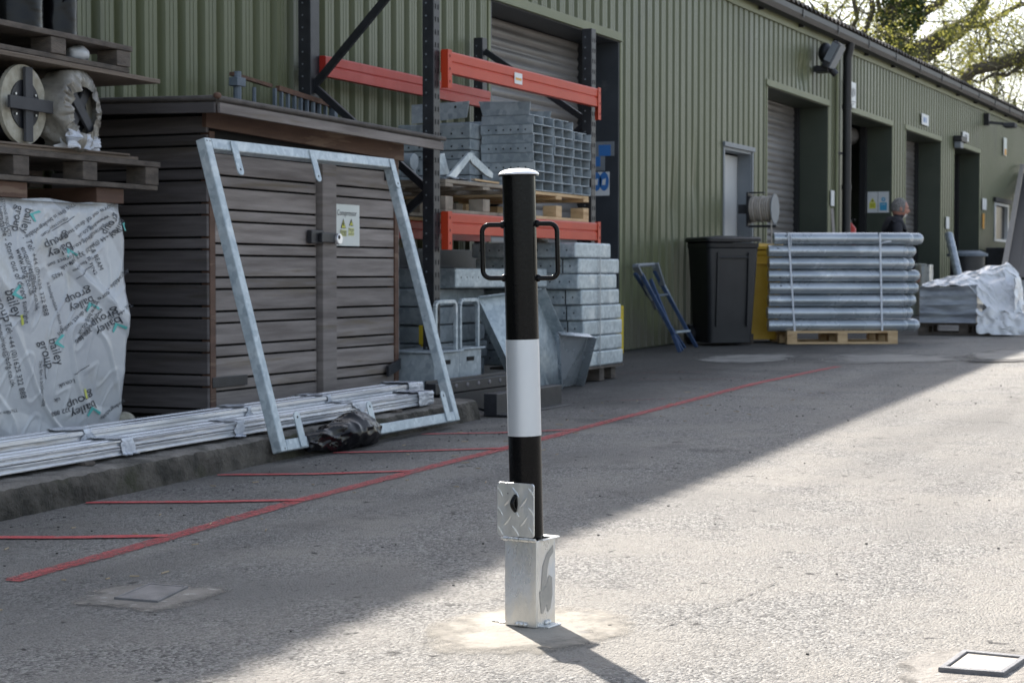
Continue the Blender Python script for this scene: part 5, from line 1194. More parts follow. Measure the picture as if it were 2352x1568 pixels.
# lid with raised tread lozenges and a black locking tab
LW, LH, lt = .102, .128, .004; LZ = HBX+.008; lu0 = a_/2-LW/2-.010
def lpnt(u, v, n=0): return bp(lu0+u, -.007-n, LZ+v)
def roundrect(w_, h_, r, n=5):
    o = []
    for (cx_, cy_, a0) in ((w_-r, h_-r, 0), (r, h_-r, 90), (r, r, 180), (w_-r, r, 270)):
        for k in range(n+1): a = R(a0+90*k/n); o.append((cx_+r*math.cos(a), cy_+r*math.sin(a)))
    return o
b = MB(); b.prism([lpnt(u, v) for u, v in roundrect(LW, LH, .007)], e2*lt); lid = obj('lid', b, M['brightzinc'], bs, bevel=.0008)
b = MB()
for r in range(5):
    for c_ in range(3):
        for s in (0, 1):
            cu = .006+c_*.045+(.0225 if s else 0); cv = .014+r*.046+(.023 if s else 0)
            if not (0 < cu < LW and 0 < cv < LH): continue
            an = R(50 if s else -50); 
            pts = []
            for k in range(13):
                t_ = -1+2*k/12; q = (.0155*t_, .0030*(1-t_*t_)+.0015); pts.append(q)
            for sg in (1,):
                top = []; vs = []
                for (x, y) in pts:
                    yy = .0040*(1-(x/.0155)**2)
                    for sgn, hgt in ((-1, 0), (0, .0007), (1, 0)):
                        X_ = x*math.cos(an)-yy*sgn*math.sin(an); Y_ = x*math.sin(an)+yy*sgn*math.cos(an)
                        U, V = min(LW-.001, max(.001, cu+X_)), min(LH-.001, max(.001, cv+Y_)); vs.append(lpnt(U, V, hgt+.0001))
                b.add(vs, [[3*i, 3*i+1, 3*i+4, 3*i+3] for i in range(12)]+[[3*i+1, 3*i+2, 3*i+5, 3*i+4] for i in range(12)])
obj('tread_lozenge', b, M['brightzinc'], lid)
b = MB(); ce = lpnt(.052, .080, 0)
ring = [ce-e2*.0+(-e2)*(.002+.016*math.sin(PI*k/10))+Vector((0, 0, -.018+.036*k/10)) for k in range(11)]
b.tube(ring, .0048, 10); b.box(ce-e2*.007+Vector((0, 0, 0)), (.003, .012, .030), SB); b.ellip(ce-e2*.001, .006, .003, .020, SB)
obj('locking_tab', b, M['black'], lid, smooth=True)
b = MB(); b.add([lpnt(.030+.0015*math.cos(k*PI/4), .102+.0015*math.sin(k*PI/4), .0008) for k in range(8)], [list(range(8))]); obj('drill_mark', b, M['darkhole'], lid)
# tube, leaning a little to the left
rt0 = bp(a_*.5+.002, a_*.56, .02)-rgt*.0075; topz = 1.073
lean = (-rgt*.0235)
def ax(z): return rt0+Vector((0, 0, 1))*(z-.02)+lean*(z-.02)
bo = thing('bollard', (rt0.x, rt0.y, ZB), 'black round removable bollard with a white band, two handles and a domed cap', 'bollard')
RB = .0395
b = MB(); b.tube([ax(.02), ax(.4), ax(.7), ax(topz)], RB, 64); obj('tube', b, M['black'], bo, smooth=True)
b = MB(); b.tube([ax(.453), ax(.683)], RB+.0007, 64, caps=False); obj('reflective_band', b, M['reflect'], bo, smooth=True)
b = MB(); rs = [.0395, .0475, .049, .0485, .046, .040, .030, .018, .006]; zs = [-.001, .001, .0025, .005, .007, .0105, .0140, .0162, .0170]
b.tube([ax(topz+z) for z in zs], rs, 56); obj('domed_cap', b, M['chrome'], bo, smooth=True)
b = MB(); b.tube([ax(topz-.002), ax(topz+.0015)], .0478, 56); obj('cap_rim', b, M['black'], bo, smooth=True)
lr = (rgt).normalized()
for sg, z0_, z1_, ex_ in ((-1, .829, .956, .0905), (1, .829, .959, .0885)):
    P = []; rr = .018; xo = RB-.004; xe = ex_
    def hp_(x, z): q = ax(z); return q+lr*sg*x+fwd*(-.004 if sg > 0 else .0)
    P.append(hp_(xo, z1_))
    P += [hp_(xe-rr+rr*math.sin(PI/2*k/6), z1_-rr+rr*math.cos(PI/2*k/6)) for k in range(7)]
    P += [hp_(xe-rr+rr*math.cos(PI/2*k/6), z0_+rr-rr*math.sin(PI/2*k/6)) for k in range(7)]
    P.append(hp_(xo, z0_))
    b = MB(); b.tube(P, .0058, 14); h_ = obj('handle', b, M['black'], bo, smooth=True)
    b = MB()
    for z in (z0_, z1_): b.ellip(hp_(RB+.001, z), .006, .009, .009)
    obj('weld', b, M['black'], h_, smooth=True)

# ================================================================= ACCESS COVERS IN THE GROUND
def cover(corners, label, mt, rim=.03, rise=.006, inner='iron'):
    """corners: four ground points, in order"""
    c = sum(corners, Vector())/4; t = thing('inspection_cover', (c.x, c.y, gz(c.x)), label, 'ground cover')
    h = .009+rise
    def q(p, k): v = c.lerp(p, k); return Vector((v.x, v.y, 0))
    o = [q(p, 1) for p in corners]; i_ = [q(p, 1-rim) for p in corners]
    b = MB()
    for k in range(4):
        k2 = (k+1) % 4; z = lambda v, d: Vector((v.x, v.y, gz(v.x)+d))
        b.add([z(o[k], 0), z(o[k2], 0), z(i_[k2], 0), z(i_[k], 0), z(o[k], h), z(o[k2], h), z(i_[k2], h), z(i_[k], h)], [[0, 1, 2, 3], [4, 5, 6, 7], [0, 1, 5, 4], [2, 3, 7, 6]])
    obj('rim', b, M['irongrey'], t, bevel=.0015)
    b = MB(); b.prism([Vector((v.x, v.y, gz(v.x)+.004)) for v in [q(p, 1-rim-.04) for p in corners]], (0, 0, h-(.008 if mt == 'infill' else .005))); obj('plate', b, M[mt], t, bevel=.001)
    b = MB(); b.add([Vector((v.x, v.y, gz(v.x)+.0055)) for v in [q(p, 1-rim+.01) for p in corners]], [[0, 1, 2, 3]]); obj('seating_gap', b, M['darkhole'], t)
cover([G(2155, 1545), G(2213, 1503), G(2362, 1518), G(2306, 1557)], 'square steel framed cover with a concrete infill in the sunlit ground at bottom right', 'infill', rim=.18, rise=.004)
cover([G(262, 1378), G(343, 1345), G(432, 1352), G(362, 1386)], 'square iron inspection cover set in shaded mortar at bottom left', 'irongrey', rim=.10, rise=0)

# ================================================================= BINS AND LADDER
def wheelie(loc, rz, wd, dp, ht, mt, lidmt, label, tall=True):
    t = thing('wheelie_bin', loc, label, 'wheelie bin', rz=rz)
    b = MB(); wb_, db_ = wd*.80, dp*.72; h1 = ht*.90
    def ringp(w_, d_, z, r=.05):
        return [Vector((x-w_/2, y-d_/2, z)) for x, y in roundrect(w_, d_, r, 4)]
    sec = [(wb_, db_, .03), (wb_*1.01, db_*1.01, .10), (wb_*1.10, db_*1.16, h1*.55), (wd*.95, dp*.90, h1-.05), (wd*.97, dp*.93, h1-.045), (wd*.98, dp*.95, h1)]
    vs = []; K = 20
    for s in sec: vs += ringp(*s)
    K = len(vs)//len(sec); b.add(vs, [[i*K+j, i*K+(j+1) % K, (i+1)*K+(j+1) % K, (i+1)*K+j] for i in range(len(sec)-1) for j in range(K)]+[list(range(K)), [(len(sec)-1)*K+j for j in range(K)]])
    obj('body', b, M[mt], t, smooth=True, local=True, bevel=.004)
    b = MB()
    for x in (-.17*wd/.6, .17*wd/.6): b.box((x, -dp*.43, h1*.55), (.018, .03, h1*.72), Matrix.Rotation(R(3.2), 3, 'X'))
    b.box((0, -dp*.455, h1*.86), (.36*wd/.6, .03, .018)); obj('moulded_rib', b, M[mt], t, local=True, bevel=.006)
    b = MB(); vs = []
    for (w_, d_, z) in ((wd*1.03, dp*1.02, h1-.012), (wd*1.04, dp*1.03, h1+.018), (wd*.99, dp*.97, h1+.03)):
        ring_ = ringp(w_, d_, z, .06); vs += [Vector((p.x, p.y, p.z+(.05*(1-abs(p.y+dp*.0)/dp)))) for p in ring_]
    ring_ = ringp(wd*.75, dp*.55, h1+.06, .06); vs += ring_
    ring_ = ringp(wd*.3, dp*.2, h1+.075, .03); vs += ring_
    K = len(ring_); n = len(vs)//K
    b.add(vs, [[i*K+j, i*K+(j+1) % K, (i+1)*K+(j+1) % K, (i+1)*K+j] for i in range(n-1) for j in range(K)]+[[(n-1)*K+j for j in range(K)], list(range(K))])
    obj('lid', b, M[lidmt], t, smooth=True, local=True)
    b = MB(); b.tube([(-wd*.42, dp*.53, h1+.01), (wd*.42, dp*.53, h1+.01)], .018, 10); obj('grab_bar', b, M[lidmt], t, local=True, smooth=True)
    for x in (-wd*.44, wd*.44):
        b = MB(); b.tube([(x-.025, dp*.36, .10), (x+.025, dp*.36, .10)], .10, 24); wl = obj('wheel', b, M['blacksteel'], t, local=True, smooth=True)
        b = MB(); b.tube([(x-.028, dp*.36, .10), (x+.028, dp*.36, .10)], .045, 16); obj('hub', b, M['dkgrey'], wl, local=True, smooth=True)
    return t
wheelie((17.3, 5.45, gz(17.3)), R(-52), .56, .66, 1.11, 'bin', 'bin', 'large charcoal two wheeled bin with a domed lid against the green wall')
yb_ = wheelie((18.05, 5.32, gz(18)), R(-62), .46, .48, 1.03, 'yellow', 'yellow', 'yellow wheeled bin half hidden behind the charcoal bin')
# folded blue step ladder leaning on the wall
ld = thing('step_ladder', (16.3, 5.4, gz(16.3)), 'folded blue and silver step ladder leaning against the green wall left of the bins', 'ladder')
tops = AY(1452, 615, 5.80), AY(1496, 610, 5.80)
feet = [G(1530, 800), G(1562, 795), G(1590, 776)]
def rail(p0, p1, mt, nm='rail', w_=.035, d_=.022):
    b = MB(); b.bar(p0, p1, w_, d_, (1, 0, 0)); return obj(nm, b, M[mt], ld, bevel=.003)
A0 = AY(1458, 628, 5.76); A1 = G(1531, 798); B0 = AY(1503, 622, 5.76); B1 = AY(1600, 776, 5.55); B1.z = gz(B1.x)
A1 = Vector((A1.x, min(A1.y, 5.62), gz(A1.x)))
A2 = AY(1552, 778, 5.60); A2.z = max(A2.z, gz(A2.x)); B2 = AY(1584, 772, 5.66)
C1 = AY(1562, 797, 5.40)
C1.z = gz(C1.x)
rail(A0, A1, 'blue'); rail(A0+Vector((.06, -.04, .0)), C1+Vector((.12, .02, .01)), 'blue'); rail(B0, B1, 'blue'); rail(B0+Vector((-.05, .02, -.08)), C1, 'blue')
rail(A0+Vector((-.02, .0, .06)), A2, 'galv'); rail(B0+Vector((-.03, .0, .05)), B2, 'galv')
b = MB(); b.tube([A0+Vector((-.02, 0, .07)), B0+Vector((-.03, 0, .06))], .018, 10); obj('top_bar', b, M['greyframe'], ld, smooth=True)
for k in (.30, .78):
    b = MB(); b.bar(A0.lerp(A1, k), B0.lerp(B1, k), .07 if k > .5 else .03, .02); obj('tread', b, M['bluegrey' if k < .5 else 'galv'], ld, bevel=.003)
b = MB(); b.bar(A0.lerp(A2, .42), C1.lerp(A0, .55), .02, .012); obj('hinge_stay', b, M['blacksteel'], ld)
b = MB(); b.bar(A0+Vector((-.03, -.02, .07)), A0.lerp(A1, .28), .06, .03, (1, 0, 0)); b.bar(B0+Vector((-.03, -.02, .07)), B0.lerp(B1, .18), .06, .03, (1, 0, 0)); obj('hinge_plate', b, M['greyframe'], ld, bevel=.003)

# ================================================================= PALLET OF GALVANISED TUBES
PL = G(1808, 792); PRt = G(2062, 790)
pd_ = (PRt-PL); pd_.z = 0; plen = pd_.length; pd_.normalize(); pn = Vector((pd_.y, -pd_.x, 0));
if pn.dot(FH) < 0: pn = -pn                              # away from the camera
ang = math.atan2(pd_.y, pd_.x)
cen = (PL+PRt)/2+pn*.40; zg = gz(cen.x)
pallet((cen.x, cen.y, zg), ang, plen, .80, M['palletnew'], 'fresh yellow timber pallet under the stack of galvanised tubes', h=.13)
b = MB(); b.box(PL+pn*.3-pd_*.33+Vector((0, 0, .05)), (.09, .09, .10)); tag(obj('timber_block', b, M['pallet'], bevel=.004), 'small dark timber block on the ground left of the tube pallet', 'timber')
TR_ = .0585; pitch = .1222; zt0 = zg+.125+TR_
rown = ['lowest', 'second lowest', 'third lowest', 'fourth lowest', 'fourth highest', 'third highest', 'second highest', 'topmost']
offs = [.0, -.02, .0, .012, -.005, .004, -.01, .10]; ends = [.03, .03, .0, .02, .02, .0, .03, .06]
LEFT = cen-pd_*(plen/2+.175)-pn*.40
for col in range(3):
    for r in range(8):
        if col == 2 and r not in (0, 4, 7): continue
        L = 1.34; o = offs[r]*.5+(.045*col if col else 0)+(.02*((r*5+col*3) % 4))*(col > 0)
        s0_ = LEFT+pd_*(o+(.05+.02*((r*3) % 3) if col else 0))+pn*(.02+TR_+col*.122); z = zt0+r*pitch
        t = thing('steel_tube', (s0_.x, s0_.y, z), '%s galvanised dome ended tube in the %s column of the strapped pallet stack' % (rown[r], ['front', 'middle', 'rear'][col]), 'steel tube', 'galvanised tubes strapped on the pallet')
        a0 = Vector((s0_.x, s0_.y, z)); e = 1.345+(.0 if r != 7 else -.0)
        pts = [a0, a0+pd_*(e)]; rs_ = [TR_, TR_]
        b = MB(); b.tube(pts, rs_, 32); obj('tube_body', b, M['galvblue'], t, smooth=True)
        b = MB(); b.tube([a0+pd_*(e+TR_*1.05*math.sin(PI/2*k/7)) for k in range(8)], [TR_*math.cos(PI/2*k/7*.985)+.0005 for k in range(8)], 32); obj('domed_end', b, M['galvblue'], t, smooth=True)
        if col == 0 and r in (7, 6, 4, 3):
            b = MB(); cz = .02 if r != 4 else -.015; c = a0+pd_*(.11-.02*(r == 6)); rad = -pn*math.sqrt(TR_**2-cz**2)
            b.add([c+rad*1.012+pd_*.010*math.cos(k*PI/5)+Vector((0, 0, cz+.010*math.sin(k*PI/5))) for k in range(10)], [list(range(10))]); obj('drilled_hole', b, M['darkhole'], t)
for f, lab in ((.185, 'left white plastic strap round the tube stack'), (1.10, 'right white plastic strap round the tube stack with a loose tail')):
    b = MB(); base = LEFT+pd_*f; sk = -.07 if f < .5 else .03
    zlo, zhi = zt0-TR_-.01, zt0+7*pitch+TR_
    n = 24; vs = []
    for k in range(n+1):
        z = zlo+(zhi-zlo)*k/n; q = base+pd_*(-sk*(1-k/n))*(-1 if f > .5 else 1)+pn*(.014)
        for s in (-.0085, .0085): vs.append(Vector((q.x, q.y, z))+pd_*s)
    q = base+pn*.40
    for s in (-.0085, .0085): vs.append(Vector((q.x, q.y, zhi+.002))+pd_*s)
    b.add(vs, [[2*k, 2*k+1, 2*k+3, 2*k+2] for k in range(n+1)])
    if f > .5:
        P = [Vector((base.x, base.y, zhi-.11))+pn*.01-pd_*.0, Vector((base.x, base.y, zhi-.09))+pn*(-.02)+pd_*.05, Vector((base.x, base.y, zhi-.085))-pn*.03+pd_*.10]
        vs = []
        for k in range(3): vs += [P[k]+Vector((0, 0, .007)), P[k]-Vector((0, 0, .007))]
        b.add(vs, [[0, 1, 3, 2], [2, 3, 5, 4]])
    else:
        b.bar(Vector((base.x, base.y, zhi-.02))+pd_*.02, Vector((base.x, base.y, zhi-.14))+pd_*.025, .012, .006)
    tag(obj('plastic_strap', b, M['strap']), lab, 'strap')

# ================================================================= FILM WRAPPED PALLET LOAD FAR RIGHT
A = G(2112, 770); Bp = G(2290, 772); Cc = G(2400, 762)
wd_ = (Bp-A); wd_.z = 0; wl_ = wd_.length; wd_.normalize(); wn = Vector((wd_.y, -wd_.x, 0))
if wn.dot(FH) < 0: wn = -wn
wc = (A+Bp)/2+wn*.5+wd_*.05
WP = pallet((wc.x, wc.y, gz(wc.x)), math.atan2(wd_.y, wd_.x), wl_+.15, .9, M['pallet'], 'dark pallet under the load wrapped in loose clear film at far right', h=.13)
zw = gz(wc.x)+.135
t = thing('wrapped_load', (wc.x, wc.y, zw), 'low block load under a big torn sheet of white film at far right', 'wrapped load')
O = A+wd_*.0; O.z = zw
b = MB()
def blk(u, v):
    s = u*3; h = .40*v; x, y = (0, .55*(1-s)) if s < 1 else (((s-1)/1*.60, 0) if s < 2 else (.60, .55*(s-2)))
    n = .02*noise.noise(Vector((u*9, v*9, 2)))+.010*(1-abs(noise.noise(Vector((u*14, v*22, 5)))))
    bul = 1+.02*math.sin(PI*v); n -= .022*abs(math.sin(PI*v*4))
    return O+wd_*(x*bul+n*.4)-wn*(n)+wn*y+Vector((0, 0, h+.015*math.sin(u*11)*v))
b.grid(blk, 90, 26)
b.grid(lambda u, v: O+wd_*(.60*u)+wn*(.55*v)+Vector((0, 0, .40-.03*math.sin(PI*u)+.012*noise.noise(Vector((u*8, v*8, 1))))), 20, 12)
M['filmw'] = mat('white_loose_film', (.62, .64, .66), (.72, .73, .74), 6, .25, 0, .15, 20)
M['dullwrap'] = mat('wrapped_grey_load', (.20, .22, .25), (.36, .39, .42), 3, .3, 0, .6, 14, stretch=(1, 1, 3), c3=(.55, .57, .60), c3s=2, bdist=.01)
obj('wrapped_block', b, M['dullwrap'], t, smooth=True)
b = MB()
def sheet(u, v):
    # ridge rises to the right, skirts fall to the pallet
    x = .02+.98*u; ridge = .44+.22*min(1, max(0, u)/.86)-.12*max(0, (u-.86)/.14); y = .50
    lo_ = .50*(u < .55)+(1-(u-.55)/.45)*.50*(u >= .55)
    lo_ = .40 if u < .50 else max(.02, .40-(u-.50)*1.3)
    yy = .55-.55*v*(1.0) if True else 0
    z = ridge+(lo_-ridge)*(v**1.25)
    n = noise.noise(Vector((u*4, v*3, 8)))*.05+max(0, .35-abs(noise.noise(Vector((u*7+v*4, v*4-u*3, 3)))))*.10+max(0, .2-abs(noise.noise(Vector((u*15-v*9, v*6, 13)))))*.06
    fl = .12*(v**3)*(u > .5)*(u-.5)*2
    return O+wd_*(x+fl+.02*noise.noise(Vector((v*9, u*3, 2))))+wn*(yy-n+.0)+Vector((0, 0, z+.03*noise.noise(Vector((u*7, v*7, 5)))))
b.grid(sheet, 90, 50)
b.grid(lambda u, v: O+wd_*(.62+.72*u+.04*noise.noise(Vector((u*5, v*6, 2))))+wn*(-.02-.10*v+.05*noise.noise(Vector((u*8, v*4, 6))))+Vector((0, 0, max(-.12, .16-.26*v-.08*u+.05*noise.noise(Vector((u*9, v*5, 9)))))), 50, 16)
b.grid(lambda u, v: O+wd_*(1.0+.10*v*math.sin(PI*u)+.05*noise.noise(Vector((u*6, v*4, 12))))+wn*(.05+.55*u)+Vector((0, 0, .03+.46*(1-v)+.05*noise.noise(Vector((u*6, v*8, 2))))), 20, 30)
obj('film_sheet', b, M['filmw'], t, smooth=True)

# things standing along the far wall
tb0 = AY(2176, 532, 5.35); tb1 = AY(2207, 640, 4.95)
t = MB(); p0 = AY(2179, 538, 5.2); p1 = AY(2212, 680, 4.9); t.tube([p0, p1], .062, 16); t.ellip(p0, .062, .062, .04); tag(obj('steel_post', t, M['galvblue'], smooth=True), 'grey round post leaning beyond the tube pallet', 'post')
b = MB(); p = AY(2126, 608, 5.3); b.span((p.x-.1, 5.22, gz(p.x)), (p.x+.15, 5.34, p.z)); tag(obj('metal_upright', b, M['brightzinc'], bevel=.006), 'short bright metal upright behind the right end of the tube stack', 'post')
b = MB(); b.span((p.x-.45, 5.40, gz(p.x)), (p.x+.6, 5.72, p.z+.02)); tag(obj('dark_cabinet', b, M['greendark'], bevel=.01), 'dark low cabinet behind the bright metal upright', 'cabinet')
t = thing('drum_bin', (32, 5.2, gz(32)), 'dark barrel shaped bin with a wide lid in front of the last doorway', 'bin'); p = AY(2222, 580, 5.25); xg = p.x
b = MB(); b.tube([(xg, 5.25, gz(xg)), (xg, 5.25, gz(xg)+.3), (xg, 5.25, p.z-.06)], [.24, .27, .27], 24); obj('barrel', b, M['bin'], t, smooth=True)
b = MB(); b.tube([(xg, 5.25, p.z-.06), (xg, 5.25, p.z-.02), (xg, 5.25, p.z+.03)], [.32, .32, .2], 24); obj('lid', b, M['bluegrey'], t, smooth=True)
for i, (xa_, xt, ln, mt_, lab) in enumerate(((2308, 2352, 0, 'hose', 'long pale timber pole leaning against the far wall at the right edge'), (2330, 2356, 1, 'gutter', 'dark plank leaning on the far wall beside the pale pole'), (2345, 2366, 2, 'gutter', 'second dark plank leaning at the very right picture edge'))):
    y0_ = 5.0-.1*i; q0 = AY(xa_-6, 640, y0_); q1 = AY(xt-4, 380+20*i, 5.80); q0.z = max(gz(q0.x), q0.z)
    b = MB(); b.bar(q0, q1, .09 if i == 0 else .22, .05); tag(obj('timber_pole' if i == 0 else 'plank', b, M[mt_]), lab, 'pole' if i == 0 else 'plank')
b = MB(); q = AY(2340, 600, 5.2); b.span((q.x-.3, 5.2, gz(q.x)), (q.x+3, 5.75, q.z+.25)); tag(obj('dark_rack', b, M['blacksteel'], bevel=.02), 'dark heap of stored material at the foot of the far wall', 'stored material')
b = MB(); q = AY(2349, 660, 4.9); b.span((q.x-.12, 4.8, gz(q.x)+.03), (q.x+.5, 5.0, gz(q.x)+.62)); tag(obj('white_board', b, M['white'], bevel=.01), 'white upright board at the right edge behind the film wrapped load', 'board')
b = MB(); q = AY(1917, 505, 5.6); b.bar(AY(1911, 480, 5.75), AY(1930, 560, 5.45)-Vector((0, 0, .9)), .035, .035); tag(obj('broom_handle', b, M['hose']), 'thin wooden handle leaning at the foot of the downpipe', 'broom')
t = thing('fire_extinguisher', (24.6, 6.6, gz(24)), 'red fire extinguisher standing inside the open doorway', 'extinguisher'); q = AX(1951, 525, 24.9)
b = MB(); b.tube([(24.9, q.y, q.z-.28), (24.9, q.y, q.z+.0), (24.9, q.y, q.z+.08)], [.09, .09, .03], 18); obj('cylinder', b, M['red'], t, smooth=True)
b = MB(); b.tube([(24.9, q.y, q.z+.081), (24.9, q.y, q.z+.13)], .03, 10); b.bar((24.9, q.y, q.z+.13), (24.8, q.y-.1, q.z+.12), .02, .02); obj('valve', b, M['blacksteel'], t); b = MB(); b.span((24.78, q.y-.12, gz(24.9)), (25.02, q.y+.12, q.z-.281)); obj('stand', b, M['blacksteel'], t)

# ================================================================= PERSON
def skin_mesh(name, joints, edges, mt, parent, root=0, sub=2):
    me = bpy.data.meshes.new(name); me.from_pydata([j[0] for j in joints], edges, []); me.materials.append(mt)
    o = bpy.data.objects.new(name, me); C.objects.link(o); o.parent = parent
    sk = o.modifiers.new('skin', 'SKIN'); sk.use_smooth_shade = True
    for i, j in enumerate(joints):
        v = me.skin_vertices[0].data[i]; v.radius = (j[1], j[2] if len(j) > 2 else j[1]); v.use_root = (i == root)
    s_ = o.modifiers.new('sub', 'SUBSURF'); s_.levels = sub; s_.render_levels = sub
    return o
pp = AY(2050, 620, 4.72); PXp = pp.x
P0 = Vector((PXp, 4.72, gz(PXp)))
face = Vector((RT.x, RT.y, 0)).normalized()              # walks to the right of the picture
man = thing('person', P0, 'man with short grey hair and white beard in dark jacket walking right behind the tubes', 'person', rz=math.atan2(face.y, face.x))
# local frame: +x forward, +y to his left, z up; about 1.63 m, head bent a little forward
Hh = AY(2055, 457, 4.72).z-P0.z
k_ = .985; DR = Hh-1.725*k_
def J(x, y, z, r, r2=None): return (Vector((x*k_, y*k_, z*k_+DR if z > .8 else z*k_*(.8*k_+DR)/(.8*k_))), r*k_, (r2 or r)*k_)
body = [J(0, 0, .95, .15, .13), J(.0, 0, 1.12, .15, .13), J(.01, 0, 1.30, .17, .14), J(.02, 0, 1.42, .11, .13), J(.05, 0, 1.50, .062), J(.075, 0, 1.56, .058),
        J(.0, .20, 1.40, .075), J(-.06, .26, 1.14, .058), J(.06, .26, .92, .046), J(.09, .25, .84, .036), J(.0, -.20, 1.40, .075), J(.03, -.26, 1.14, .058), J(.17, -.25, .94, .046), J(.21, -.24, .87, .036),
        J(.01, .10, .86, .10), J(.14, .10, .50, .066), J(.10, .10, .12, .045), J(.18, .10, .05, .042), J(-.01, -.10, .86, .10), J(-.02, -.10, .48, .066), J(-.24, -.10, .14, .045), J(-.16, -.10, .05, .042)]
eds = [(0, 1), (1, 2), (2, 3), (3, 4), (4, 5), (3, 6), (6, 7), (7, 8), (8, 9), (3, 10), (10, 11), (11, 12), (12, 13), (0, 14), (14, 15), (15, 16), (16, 17), (0, 18), (18, 19), (19, 20), (20, 21)]
bod = skin_mesh('body', body, eds, M['trousers'], man)
jk = [J(0, 0, .88, .165, .15), J(0, 0, 1.10, .17, .15), J(.01, 0, 1.30, .185, .155), J(.0, 0, 1.43, .13, .14), J(.035, 0, 1.51, .075), J(-.0, .205, 1.40, .09), J(-.06, .265, 1.14, .072), J(.06, .265, .90, .060), J(.0, -.205, 1.40, .09), J(.03, -.265, 1.14, .072), J(.165, -.255, .95, .060)]
skin_mesh('jacket', jk, [(0, 1), (1, 2), (2, 3), (3, 4), (3, 5), (5, 6), (6, 7), (3, 8), (8, 9), (9, 10)], M['jacket'], man)
def hd(name, mt, fn, nu=36, nv=28):
    b = MB(); b.grid(fn, nu, nv); return obj(name, b, M[mt], man, local=True, smooth=True)
hc = Vector((.085, 0, 1.605))*k_+Vector((0, 0, DR)); HK = k_; tiltm = Matrix.Rotation(R(8), 3, 'Y')
def headf(u, v):
    a = 2*PI*u; p = PI*v; x = math.sin(p)*math.cos(a); y = math.sin(p)*math.sin(a); z = math.cos(p)
    X_ = .098*x; Y_ = .076*y; Z_ = .118*z
    if x > 0:
        if z < -.1: X_ += .012*(-z)*x; Y_ *= 1-.25*(-z)
        X_ += .030*math.exp(-((z+.12)/.16)**2-(y/.16)**2)*x           # nose
        X_ -= .010*math.exp(-((z-.12)/.10)**2)*math.exp(-((abs(y)-.38)/.2)**2)   # eye sockets
        X_ += .006*math.exp(-((z-.28)/.10)**2)                          # brow
    return hc+tiltm @ (Vector((X_, Y_, Z_))*k_)
hd('head', 'skin', headf)
hd('hair', 'hair', lambda u, v: (lambda a, p: hc+tiltm @ (Vector(((-.014+.100*math.sin(p)*math.cos(a)) if math.cos(a) < .35 or p < 1.0 else (.02+.04*math.sin(p)*math.cos(a)), .083*math.sin(p)*math.sin(a), .010+.120*math.cos(p)))*k_*(1+.015*noise.noise(Vector((u*20, v*20, 1))))))(2*PI*u, PI*.64*v))
hd('beard', 'beard', lambda u, v: (lambda a, p: hc+tiltm @ (Vector((.012+.094*math.sin(p)*math.cos(a), .068*math.sin(p)*math.sin(a), .004+.128*math.cos(p)))*k_))(-.9+1.8*u, PI*.66+PI*.26*v), 16, 10)
b = MB()
for s in (-1, 1): b.ellip(hc+tiltm @ (Vector((-.005, s*.078, -.008))*k_), .020*k_, .010*k_, .030*k_)
obj('ear', b, M['skin'], man, local=True, smooth=True)
b = MB()
for s in (-1, 1): b.ellip(hc+tiltm @ (Vector((.084, s*.030, .012))*k_), .008*k_, .012*k_, .006*k_)
obj('eye', b, M['ink'], man, local=True, smooth=True)
def hand(wrist, dirn, s):
    js = [(wrist, .024*k_, .016*k_), (wrist+dirn*.05*k_, .034*k_, .016*k_), (wrist+dirn*.085*k_, .034*k_, .014*k_)]; ed = [(0, 1), (1, 2)]
    fw_ = Vector((1, 0, 0))
    for i in range(4):
        b0 = wrist+dirn*.088*k_+fw_*(.026-.018*i)*k_; L = (.07, .078, .072, .056)[i]*k_
        n = len(js); js += [(b0, .009*k_), (b0+dirn*L*.55+Vector((.004, -s*.008, 0)), .008*k_), (b0+dirn*L+Vector((.002, -s*.024, .006)), .007*k_)]; ed += [(2, n), (n, n+1), (n+1, n+2)]
    n = len(js); js += [(wrist+dirn*.03*k_+fw_*.032*k_, .011*k_), (wrist+dirn*.065*k_+fw_*.052*k_, .009*k_), (wrist+dirn*.09*k_+fw_*.050*k_, .008*k_)]; ed += [(1, n), (n, n+1), (n+1, n+2)]
    skin_mesh('hand', [(a, r_[0], r_[1] if len(r_) > 1 else r_[0]) for a, *r_ in js], ed, M['skin'], man, sub=1)
hand(Vector((.09, .25, .84))*k_+Vector((0, 0, DR)), Vector((.15, 0, -1)).normalized(), 1); hand(Vector((.21, -.24, .87))*k_+Vector((0, 0, DR)), Vector((.25, 0, -1)).normalized(), -1)
for (x, y) in ((.15, .10), (-.19, -.10)):
    b = MB(); b.grid(lambda u, v, x=x, y=y: Vector((x+.04+.14*math.sin(PI*v)*math.cos(2*PI*u), y+.05*math.sin(PI*v)*math.sin(2*PI*u), max(.002, .045+.055*math.cos(PI*v))))*k_, 20, 14); obj('shoe', b, M['blacksteel'], man, local=True, smooth=True)

